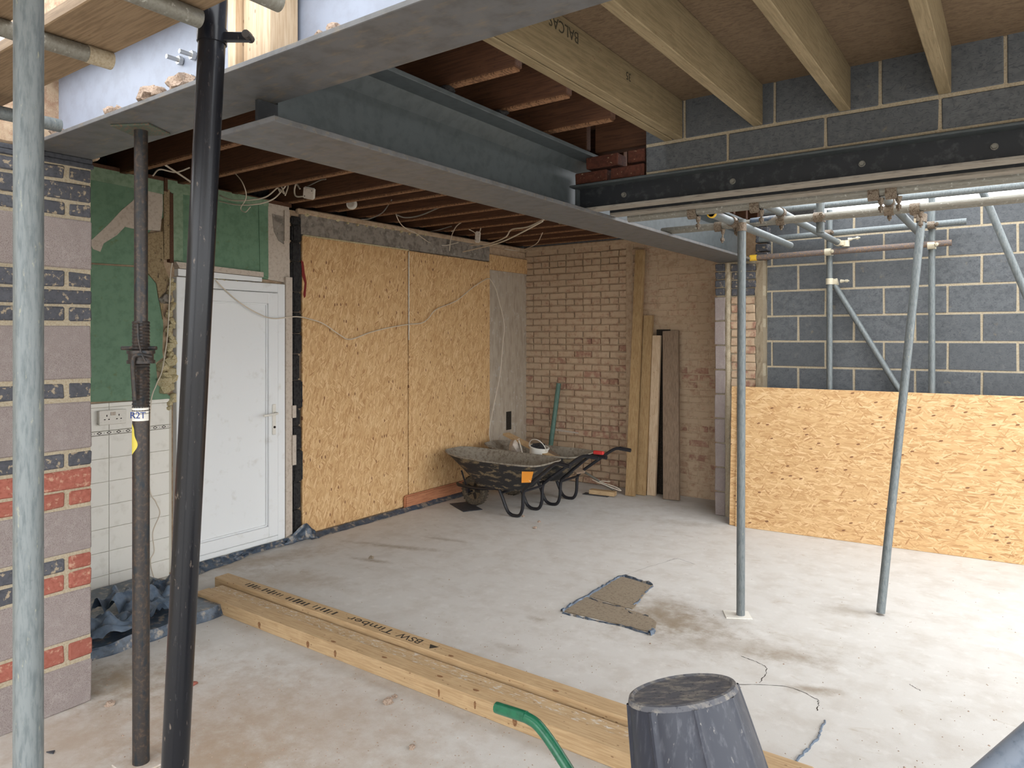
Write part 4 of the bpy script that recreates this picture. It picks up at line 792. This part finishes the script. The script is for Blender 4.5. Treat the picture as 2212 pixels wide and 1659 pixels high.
# wrapped slab edge beside the brick nib
def wrapped(u, v):
    y = 1.45 + u * 1.0; xe = P(205, 1428).x + (P(510, 1318).x - P(205, 1428).x) * u + nz((u * 5, 0, 0), 1.2, .03)
    if v < .7: x = -4.74 + (xe - .02 + 4.74) * v / .7; zz = .055
    else: x = xe - .02 + .03 * (v - .7) / .3; zz = .055 * (1 - (v - .7) / .3)
    zz += nz((x * 6, y * 6, 0), 1, .012) * (1 if v < .75 else .4); return Vector((x, y, max(zz, .001)))
sheet('polythene_sheet', wrapped, 50, 40, dpm, 'dusty blue polythene wrapped over the slab edge by the nib wall')
def fold(cx, cy, sx, sy, h, seed, rot):
    def fn(u, v):
        p = Vector(((u - .5) * sx, (v - .5) * sy, 0)); p.rotate(Matrix.Rotation(rot, 3, 'Z')); n = abs(noise.noise(Vector((u * 4.2 + seed, v * 3.4, seed)))) * h * 1.6 + abs(noise.noise(Vector((u * 6 + seed, v * 6, 3)))) * h * .35 + h * .4 * math.sin(u * 3.14) * math.sin(v * 3.14)
        return Vector((max(cx + p.x, XW + .06), cy + p.y, .07 + n))
    return fn
for i, (px, py, sx, sy, h, ro, m, lab) in enumerate(((312, 1310, .42, .36, .10, .4, dpm2, 'crumpled grey-blue polythene heap behind the prop'), (236, 1365, .24, .34, .07, -.4, dpm2, 'loose polythene flap next to the nib wall'), (350, 1283, .26, .2, .07, 1.0, dpm, 'dark polythene fold between prop and black pipe'))):
    c = P(px, py, z=.06); sheet('polythene_fold', fold(c.x, c.y, sx, sy, h, i * 5.3, ro), 26, 20, m, lab)
# ================================================================== WHEELBARROWS
def barrow(org, rz, lab, frame_m, tray_in, tray_out, group, red_end=False, sticker=False, gr=.019):
    rt = thing('wheelbarrow', org, lab, 'wheelbarrow', group); M = Matrix.Translation(org) @ Matrix.Rotation(rz, 4, 'Z')
    T = lambda p: M @ Vector(p)
    Wc = .145
    tyr = MB().lathe([(.085, -.03), (.11, -.038), (.135, -.034), (.145, -.018), (.146, 0), (.145, .018), (.135, .034), (.11, .038), (.085, .03)], M @ Matrix.Translation((0, 0, Wc)) @ Matrix.Rotation(math.pi / 2, 4, 'X'), 32).build('tyre', tyre, rt, smooth=True)
    for k in range(28):
        a = 2 * math.pi * k / 28; N = M @ Matrix.Translation((0, 0, Wc)) @ Matrix.Rotation(a, 4, 'Y') @ Matrix.Translation((.146, 0, 0)); MB().box((-.004, -.03, -.006), (.003, .03, .006), N).build('tread_block', tyre, tyr)
    hub = MB().lathe([(.012, -.05), (.02, -.05), (.022, -.02), (.05, -.012), (.086, -.026), (.088, .026), (.05, .012), (.022, .02), (.02, .05), (.012, .05)], M @ Matrix.Translation((0, 0, Wc)) @ Matrix.Rotation(math.pi / 2, 4, 'X'), 24).build('wheel_hub', hubm, rt, smooth=True)
    for k in range(5):
        a = 2 * math.pi * k / 5; N = M @ Matrix.Translation((0, 0, Wc)) @ Matrix.Rotation(a, 4, 'Y'); MB().box((.02, -.03, -.012), (.084, .03, .012), N).build('spoke', darkvoid, hub, .003)
    MB().tube([T((0, -.12, Wc)), T((0, .12, Wc))], .009, 10).build('axle', frame_m, rt)
    for s in (-1, 1):
        pts = [(-.17, .06, .2), (-.1, .105, .2), (.15, .14, .205), (.38, .155, .235), (.43, .158, .2), (.5, .16, .06), (.545, .16, .02), (.6, .16, .013), (.65, .16, .03), (.68, .16, .1), (.69, .16, .24), (.74, .165, .30), (.92, .205, .44), (1.05, .23, .535), (1.12, .24, .555), (1.23, .25, .545)]
        fr = MB().tube(smoothpath([T((x, s * y, z)) for x, y, z in pts], 5), .0155, 12).build('side_frame', frame_m, rt, smooth=True)
        MB().tube([T((1.12, s * .24, .556)), T((1.235, s * .251, .5445))], gr, 12).build('grip', red if (red_end and s > 0) else frame_m, fr, smooth=True)
        MB().box((-.012, -.02, -.02), (.012, .02, .03), M @ Matrix.Translation((0, s * .11, Wc + .03))).build('axle_bracket', frame_m, fr)
        MB().tube([T((-.02, s * .11, .2)), T((-.03, s * .17, .36))], .008, 8).build('front_stay', frame_m, fr)
    MB().tube([T((.43, -.158, .2)), T((.43, .158, .2))], .012, 10).build('cross_bar', frame_m, rt); MB().tube([T((.70, -.16, .25)), T((.70, .16, .25))], .012, 10).build('cross_bar', frame_m, rt)
    # tray: rounded-rectangle sections from floor to rim
    def sec(t, inset=0):
        x0, x1 = .12 + (-.28 - .12) * t ** 1.15, .62 + (.88 - .62) * t; hw = .17 + (.28 - .17) * t; z = .235 + .265 * t; out = []
        n = 48
        for k in range(n):
            a = 2 * math.pi * k / n; e = .38
            cx = math.copysign(abs(math.cos(a)) ** e, math.cos(a)); cy = math.copysign(abs(math.sin(a)) ** e, math.sin(a))
            fx = (x1 - x0) / 2 - inset; x = (x0 + x1) / 2 + cx * fx; wv = hw - inset - (.10 * max(0, -cx) ** 3 * t)
            out.append(T((x, cy * wv, z + (.03 * max(0, -cx) ** 2 * t))))
        return out
    ts = [0, .05, .2, .5, .8, 1.0]; n = 48
    vs = []; [vs.extend(sec(t)) for t in ts]; fs = [(i * n + k, i * n + (k + 1) % n, (i + 1) * n + (k + 1) % n, (i + 1) * n + k) for i in range(len(ts) - 1) for k in range(n)]; fs.append(tuple(reversed(range(n))))
    tr = MB().add(vs, fs).build('tray', tray_out, rt, smooth=True)
    vs = []; [vs.extend([p + Vector((0, 0, .004)) for p in sec(t, .006)]) for t in ts]; fs = [(i * n + (k + 1) % n, i * n + k, (i + 1) * n + k, (i + 1) * n + (k + 1) % n) for i in range(len(ts) - 1) for k in range(n)]; fs.append(tuple(range(n)))
    MB().add(vs, fs).build('tray_lining', tray_in, tr, smooth=True)
    rim = sec(1.0); MB().tube(rim + [rim[0], rim[1]], .008, 8, caps=False).build('rolled_rim', tray_in, tr, smooth=True)
    if sticker:
        pa = [T((.745, -.262, .455)), T((.725, -.238, .35)), T((.80, -.2, .355)), T((.845, -.225, .46))]; fx = (pa[1] - pa[0]).cross(pa[3] - pa[0]).normalized(); fx = fx if fx.dot(T((.8, -1, .4)) - T((.8, 0, .4))) > 0 else -fx
        sk_ = MB().prism([p + fx * .012 for p in pa], fx * .003).build('orange_sticker', orange, tr); MB().prism([(pa[2] * .75 + pa[0] * .25 + fx * .0155), (pa[2] * .9 + pa[0] * .1 + fx * .0155), (pa[2] * .9 + pa[3] * .1 + fx * .0155)], fx * .001).build('white_print', white, sk_)
    return rt
barrow((-4.34, 5.47, 0), 0, 'black wheelbarrow with cement-caked tray, nearer of the two by the OSB', tubeblack, barrowmud, barrowblack, 'wheelbarrows', sticker=True)
barrow((-4.30, 6.05, 0), 0, 'loaded black wheelbarrow behind, with white pail and boards in its tray', tubeblack, barrowmud, barrowblack, 'wheelbarrows', red_end=False)
barrow((-.03, 1.447, 0), math.pi, 'green-framed wheelbarrow in the foreground under the upturned bucket', tubegreen, barrowmud, barrowblack, 'wheelbarrows', gr=.0162)
tag(MB().box((-.05, -.02, -.012), (.05, .02, .02), Matrix.Translation((-3.14, 5.79, .58)) @ Matrix.Rotation(.1, 4, 'Z')).build('red_clip', red, bev=.006), 'red plastic piece lying across the barrow handles', 'clip')
# things in the rear barrow
c = P(1160, 975, y=6.0); c.z = .46
pl = thing('pail', (c.x, c.y, .35), 'white plastic pail caked with dark mortar in the rear barrow', 'pail')
M = Matrix.Translation((c.x, c.y, .35)) @ Matrix.Rotation(.15, 4, 'Y') @ Matrix.Scale(.92, 4)
MB().lathe([(.0, 0), (.085, 0), (.105, .2), (.112, .2), (.112, .212), (.1, .212), (.08, .01), (0, .01)], M, 28).build('body', white, pl, smooth=True)
MB().lathe([(0, .15), (.08, .17), (.098, .19)], M, 20).build('mortar_fill', lintelcon, pl, smooth=True); lump(M @ Vector((-.02, -.01, .165)), .075, 4, .6).build('mortar_clod', blackmas, pl)
MB().tube([M @ Vector((.112 * math.cos(a), -.03 - .05 * math.sin(a), .19 + .11 * math.sin(a))) for a in [math.pi * k / 16 for k in range(17)]], .004, 8).build('wire_handle', white, pl, smooth=True)
c = P(1113, 970, y=6.02); tag(lump((c.x, c.y, .44), .075, 9, 1.0).build('plaster_lump', paper, smooth=True), 'rounded pale lump in the rear barrow left of the pail', 'rubble')
a, b = P(1093, 937, y=6.1), P(1215, 1000, y=5.95); d = (b - a); 
M = Matrix.Translation((a + b) / 2) @ d.to_track_quat('X', 'Z').to_matrix().to_4x4(); tag(MB().box((-d.length / 2, -.045, -.012), (d.length / 2, .045, .012), M).build('loose_board', pine_x, bev=.002), 'pale board sticking up out of the rear barrow', 'board')
a, b = P(1134, 975, y=5.95), P(1124, 955, y=6.0); tag(MB().tube([P(1130, 985, y=5.9), P(1123, 958, y=6.0), P(1121, 952, y=6.02)], .007, 8).build('bracket_strip', white), 'white strip standing in the rear barrow between lump and pail', 'strip')
a, b = P(1180, 975, y=6.2), P(1240, 1012, y=6.1); d = b - a; M = Matrix.Translation((a + b) / 2) @ d.to_track_quat('X', 'Z').to_matrix().to_4x4(); tag(MB().box((-d.length / 2, -.06, -.01), (d.length / 2 + .1, .06, .01), M).build('loose_board', greyplank, bev=.002), 'grey board lying across the back of the rear barrow', 'board')
# bar leaning behind the barrows with cable
tag(MB().tube([P(1250, 1012, y=6.6), P(1325, 1058, y=6.62)], .012, 10).build('steel_bar', galvb, smooth=True), 'thin muddy bar slanting to the floor in the back corner', 'bar')
# upturned bucket
bc = P(1472, 1487, d=1.72); M = Matrix.Translation(bc) @ Matrix.Rotation(YAW, 4, 'Z') @ Matrix.Rotation(math.radians(-13), 4, 'X') @ Matrix.Rotation(math.radians(-10), 4, 'Y') @ Matrix.Rotation(math.pi, 4, 'X')
bk = thing('bucket', M @ Vector((0, 0, .31)), 'upturned black builder bucket with scuffed ribs in the foreground', 'bucket')
seg = 64; prof = [(0, .004), (.115, .004), (.123, .0), (.130, .004), (.134, .015)]
def rib(k, r): return r
mb = MB(); rows_ = [(.132, .012), (.140, .07), (.150, .15), (.158, .22), (.163, .26), (.172, .262), (.173, .29), (.166, .292), (.165, .27)]
vs = []
for r_, z_ in rows_:
    for k in range(seg * 2):
        a = 2 * math.pi * k / (seg * 2); ph = (k % 16); rr_ = r_ + (.006 if ph in (0, 1) and z_ < .255 else 0); vs.append(M @ Vector((rr_ * math.cos(a), rr_ * math.sin(a), z_)))
n = seg * 2; fs = [(i * n + k, i * n + (k + 1) % n, (i + 1) * n + (k + 1) % n, (i + 1) * n + k) for i in range(len(rows_) - 1) for k in range(n)]
mb.add(vs, fs); mb.build('body', blackplastic, bk, smooth=True)
MB().lathe([(0, .005), (.117, .005), (.122, .0), (.129, .002), (.1335, .013)], M, 64).build('base', bucketbase, bk, smooth=True)
for s in (1, -1): MB().tube([M @ Vector((.168 * s, 0, .25)), M @ Vector((.186 * s, 0, .25))], .018, 12).build('handle_lug', blackplastic, bk)
MB().tube([M @ Vector((.18 * math.cos(a), -.02 - .17 * math.sin(a), .25 + .03 * math.sin(a))) for a in [math.pi * k / 20 for k in range(21)]], .003, 8).build('wire_handle', steelbright, bk)
# grey pipe at the lower right corner
pa, pb_ = P(2150, 1722, d=.9), P(2370, 1532, d=.9); dd = (pb_ - pa).normalized(); lo = pa - dd * ((pa.z - .03) / dd.z); tag(MB().tube([lo, pb_ + dd * .12], .037, 32, inner=.033).build('grey_pipe', pvcgrey, smooth=True), 'fat grey pipe crossing the lower right corner', 'pipe')
for i, (px, py, lab) in enumerate(((962, 192, 'black netting scrap on the long beam top, nearer one'), (1080, 246, 'black netting scrap on the long beam top, farther one'))):
    c = P(px, py, x=-1.97); c.z = 2.676; tag(lump(c, .04, i + 60, .5).build('netting_scrap', blackmas), lab, 'scrap')
# ================================================================== SOCKET, JUNCTION BOXES, CABLES
c0, c1 = P(209, 918, x=XW + .01), P(266, 883, x=XW + .01); so = thing('double_socket', (XW + .01, (c0.y + c1.y) / 2, c0.z), 'white double power socket on the tiled wall', 'socket')
MB().box((XW + .01, c0.y, c0.z), (XW + .04, c1.y, c1.z)).build('back_box', white, so, .003); MB().box((XW + .04, c0.y - .002, c0.z - .002), (XW + .048, c1.y + .002, c1.z + .002)).build('face_plate', white, so, .003)
for k in (0, 1):
    yy = c0.y + (c1.y - c0.y) * (.27 + .46 * k); zc = (c0.z + c1.z) / 2
    for dy, dz, w, h in ((0, .012, .006, .012), (-.013, -.012, .01, .006), (.013, -.012, .01, .006)): MB().box((XW + .0475, yy + dy - w / 2, zc + dz - h / 2), (XW + .0485, yy + dy + w / 2, zc + dz + h / 2)).build('pin_hole', darkvoid, so)
    MB().box((XW + .048, yy + (.03 if k == 0 else -.03) - .008, zc + .012), (XW + .052, yy + (.03 if k == 0 else -.03) + .008, zc + .034)).build('rocker_switch', paper, so, .001)
def jbox(px, py, y, lab, sz=(.07, .035, .05), rot=(.3, .2, .4), round_=False):
    c = P(px, py, y=y); M = Matrix.Translation(c) @ Matrix.Rotation(rot[0], 4, 'X') @ Matrix.Rotation(rot[1], 4, 'Y') @ Matrix.Rotation(rot[2], 4, 'Z')
    t = thing('junction_box', c - Vector((0, 0, sz[2] / 2)), lab, 'junction box', 'junction boxes under the old joists')
    if round_:
        MB().lathe([(0, -.012), (.042, -.012), (.045, .006), (.04, .016), (0, .016)], M @ Matrix.Rotation(1.2, 4, 'X'), 24).build('body', white, t, smooth=True); MB().lathe([(0, .0165), (.03, .0165), (.03, .02), (0, .02)], M @ Matrix.Rotation(1.2, 4, 'X'), 20).build('lid', paper, t)
    else:
        MB().box(tuple(-s / 2 for s in sz), tuple(s / 2 for s in sz), M).build('body', white, t, .008, segs=2); MB().box((-sz[0] / 2 + .004, -sz[1] / 2 - .003, -sz[2] / 2 + .004), (sz[0] / 2 - .004, -sz[1] / 2 + .001, sz[2] / 2 - .004), M).build('lid', paper, t, .002)
        for s in (-1, 1): MB().tube([M @ Vector((s * sz[0] * .3, -sz[1] / 2 - .002, s * sz[2] * .28)), M @ Vector((s * sz[0] * .3, -sz[1] / 2 - .006, s * sz[2] * .28))], .004, 8).build('screw', ink, t)
    return t
jbox(668, 417, 3.4, 'square white junction box dangling above the lintel', (.085, .035, .085), (.2, .35, .5)); jbox(760, 441, 3.95, 'round white junction box tucked under an old joist', round_=True)
jbox(1032, 512, 5.6, 'narrow white junction box hanging over the OSB sheets', (.05, .04, .11), (0, .1, .5))
def cable(pts, lab, m=cablew, r=.0045, n=8):
    q = [P(a[0], a[1], **a[2]) for a in pts]; o = MB().tube(smoothpath(q, n), r, 8).build('electric_cable', m, smooth=True); return tag(o, lab, 'cable', 'loose cables')
w = dict(x=XW + .056); wy = lambda y: dict(y=y); zc = lambda z: dict(z=z)
cable([(466, 606, w), (490, 630, w), (520, 655, w), (555, 676, w), (590, 688, w), (640, 684, w), (672, 690, w), (700, 700, w), (735, 724, w), (757, 733, w), (800, 718, w), (840, 708, w), (880, 701, w), (910, 698, w), (925, 688, w), (943, 668, w), (985, 650, w), (1020, 622, w), (1048, 604, w), (1058, 602, w)], 'long cream cable draped across door and both OSB sheets')
cable([(1058, 602, w), (1070, 622, w), (1078, 650, w), (1089, 700, w), (1086, 745, w), (1080, 810, w), (1066, 880, w), (1057, 930, w), (1061, 965, w), (1064, 990, w)], 'cream cable hanging down the grey plaster strip')
cable([(372, 568, w), (368, 600, w), (362, 720, w), (350, 800, w), (338, 830, w), (325, 880, w), (322, 1045, w), (337, 1085, w), (345, 1110, w), (330, 1150, w), (333, 1190, w), (325, 1210, w), (330, 1240, w), (345, 1278, dict(x=XW + .12))], 'thin cable running down the tiled wall behind the prop', r=.004)
cable([(350, 352, wy(2.33)), (405, 388, wy(2.6)), (440, 415, wy(2.9))], 'straight cable crossing behind the black pipe under the joists', r=.006)
cable([(330, 380, wy(2.4)), (345, 366, wy(2.45)), (380, 372, wy(2.55)), (410, 362, wy(2.62))], 'looped pale cable left of the black pipe', r=.005)
cable([(470, 420, wy(3.0)), (500, 432, wy(3.0)), (540, 432, wy(3.05)), (575, 425, wy(3.1)), (600, 405, wy(3.15)), (612, 398, wy(3.2)), (622, 402, wy(3.2)), (616, 422, wy(3.15))], 'cream cable swagged right of the black pipe', r=.005)
cable([(470, 434, wy(3.0)), (510, 442, wy(3.0)), (555, 441, wy(3.05)), (590, 430, wy(3.1)), (612, 408, wy(3.2)), (620, 396, wy(3.2))], 'second cream cable swagged lower right of the black pipe', r=.005)
cable([(556, 360, wy(3.1)), (585, 370, wy(3.12)), (602, 392, wy(3.15)), (614, 418, wy(3.15)), (604, 408, wy(3.15))], 'arched pair cable dropping from the joists, outer', r=.005)
cable([(550, 360, wy(3.1)), (576, 368, wy(3.12)), (592, 388, wy(3.15)), (605, 416, wy(3.15))], 'arched pair cable dropping from the joists, inner', r=.005)
cable([(506, 372, wy(2.95)), (524, 395, wy(2.95)), (532, 425, wy(2.98)), (520, 450, wy(3.0)), (530, 458, wy(3.0)), (541, 447, wy(3.0))], 'thin cable twisted in a knot right of the black pipe', r=.0035)
cable([(648, 408, wy(3.4)), (640, 398, wy(3.4)), (636, 412, wy(3.4)), (640, 424, wy(3.4)), (658, 424, wy(3.4))], 'short loop of cable beside the square junction box', r=.006)
cable([(662, 404, wy(3.4)), (690, 390, wy(3.4)), (704, 387, wy(3.4))], 'grey tail of cable above the square junction box', cabled)
cable([(846, 432, zc(2.714)), (840, 441, wy(4.3)), (825, 460, wy(4.3)), (800, 472, wy(4.2)), (780, 474, wy(4.1))], 'grey cable curving under the joists past the round box', cabled)
cable([(851, 441, wy(4.4)), (858, 470, wy(4.5)), (872, 490, wy(4.7)), (900, 505, wy(5.0)), (930, 525, wy(5.3)), (960, 530, wy(5.5)), (990, 524, wy(5.6))], 'cable sagging from the joists over the lintel', r=.004)
cable([(984, 424, wy(4.4)), (975, 436, wy(4.45)), (940, 452, wy(4.5)), (905, 466, wy(4.5)), (875, 470, wy(4.45)), (856, 464, wy(4.4))], 'dark cable looping up to the long beam', cabled, .006)
cable([(1175, 474, wy(4.2)), (1140, 490, wy(4.6)), (1105, 496, wy(4.9)), (1092, 512, wy(5.1)), (1060, 525, wy(5.3)), (1015, 530, wy(5.5))], 'upper cream cable coming down from the long beam', r=.006)
cable([(1172, 478, wy(4.2)), (1135, 498, wy(4.6)), (1090, 520, wy(5.0)), (1050, 532, wy(5.3)), (1000, 544, wy(5.6))], 'lower cream cable coming down from the long beam', r=.006)
cable([(1003, 476, wy(5.2)), (985, 490, wy(5.3)), (974, 515, wy(5.5)), (970, 545, wy(5.6)), (960, 562, wy(5.7))], 'cable hanging in front of the second OSB sheet top', r=.005)
cable([(975, 500, wy(5.4)), (1000, 492, wy(5.5)), (1022, 500, wy(5.6)), (1032, 508, wy(5.6)), (1038, 495, wy(5.6)), (1037, 482, wy(5.6))], 'cable arching into the narrow junction box', r=.0045)
cable([(930, 500, wy(5.3)), (950, 496, wy(5.3)), (970, 490, wy(5.4)), (990, 486, wy(5.45))], 'short grey cable among the tangle over the lintel', cabled)
cable([(1172, 503, wy(5.6)), (1160, 525, wy(6.0)), (1140, 536, wy(6.3)), (1122, 542, wy(6.5)), (1090, 538, wy(6.4))], 'thin cable drooping in the back corner', r=.004)
cable([(1279, 1036, wy(6.5)), (1300, 1045, wy(6.5)), (1340, 1060, wy(6.55)), (1330, 1052, wy(6.55)), (1295, 1040, wy(6.5)), (1318, 1040, wy(6.5))], 'tangled cream cable on the floor beside the leaning timbers', r=.004)
# ================================================================== CRUMBS ON THE FLOOR
for i, (px, py, r_, lab) in enumerate(((238, 1523, .022, 'flat stone-like crumb beside the foot of the nib wall'), (838, 1518, .022, 'larger lump of mortar on the floor in front of the timbers'), (853, 1506, .013, 'smaller lump touching the mortar lump in front of the timbers'), (1165, 1128, .016, 'brown clod on the floor in front of the wheelbarrows'), (1156, 1141, .018, 'brown clod lying nearest the camera by the wheelbarrows'), (890, 1616, .014, 'reddish crumb at the bottom of the picture'), (802, 1206, .02, 'dark smear of earth on the floor near the OSB sheet'), (1130, 1116, .016, 'yellowish crumb by the leg of the nearer barrow'))):
    c = P(px, py); tag(lump((c.x, c.y, -.003), r_, i + 30, .6).build('crumb', lump_m if i != 6 else screed), lab, 'rubble', 'crumbs on the floor')
c = P(418, 1478); tag(lump((c.x, c.y, -.003), .02, 41, .4).build('brick_chip', brickred), 'red brick chip on the floor by the black pipe', 'rubble')
M = Matrix.Translation(P(108, 1627) + Vector((0, 0, .002))) @ Matrix.Rotation(.6, 4, 'Z'); tag(MB().prism([M @ Vector(p) for p in ((-.015, 0, 0), (.02, -.01, 0), (.012, .012, 0))], (0, 0, .004)).build('slate_chip', slate), 'tiny dark slate chip on the floor beside the near pole', 'rubble')
mb = MB(); r = random.Random(21)
for i in range(1100):
    if i < 600: px, py = r.uniform(205, 1300), r.uniform(1330, 1659)
    else: px, py = r.uniform(420, 2200), r.uniform(1110, 1659)
    c = P(px, py); s = r.uniform(.0015, .0045) * (1.6 if r.random() < .06 else 1)
    if c.x < -4.68 or (abs(c.x - px0) < .09 and abs(c.y - py0) < .09) or c.x < NX + .02 and c.y < NY + .02 or c.x < -3.8 and c.y < 2.5 or (2.42 < c.y < 2.75 and c.x < -.5) or c.y > 6.1: continue
    vs = [Vector((c.x + s * r.uniform(.6, 1.2) * math.cos(a), c.y + s * r.uniform(.6, 1.2) * math.sin(a), 0)) for a in (0, 1.3, 2.4, 3.6, 5)] + [Vector((c.x, c.y, s * r.uniform(.6, 1)))]
    mb.add(vs, [(0, 1, 5), (1, 2, 5), (2, 3, 5), (3, 4, 5), (4, 0, 5)])
tag(mb.build('floor_debris', lump_m, loc=(0, 0, 0)), 'fine crumbs of mortar and grit scattered over the concrete floor', 'debris', kind='stuff')
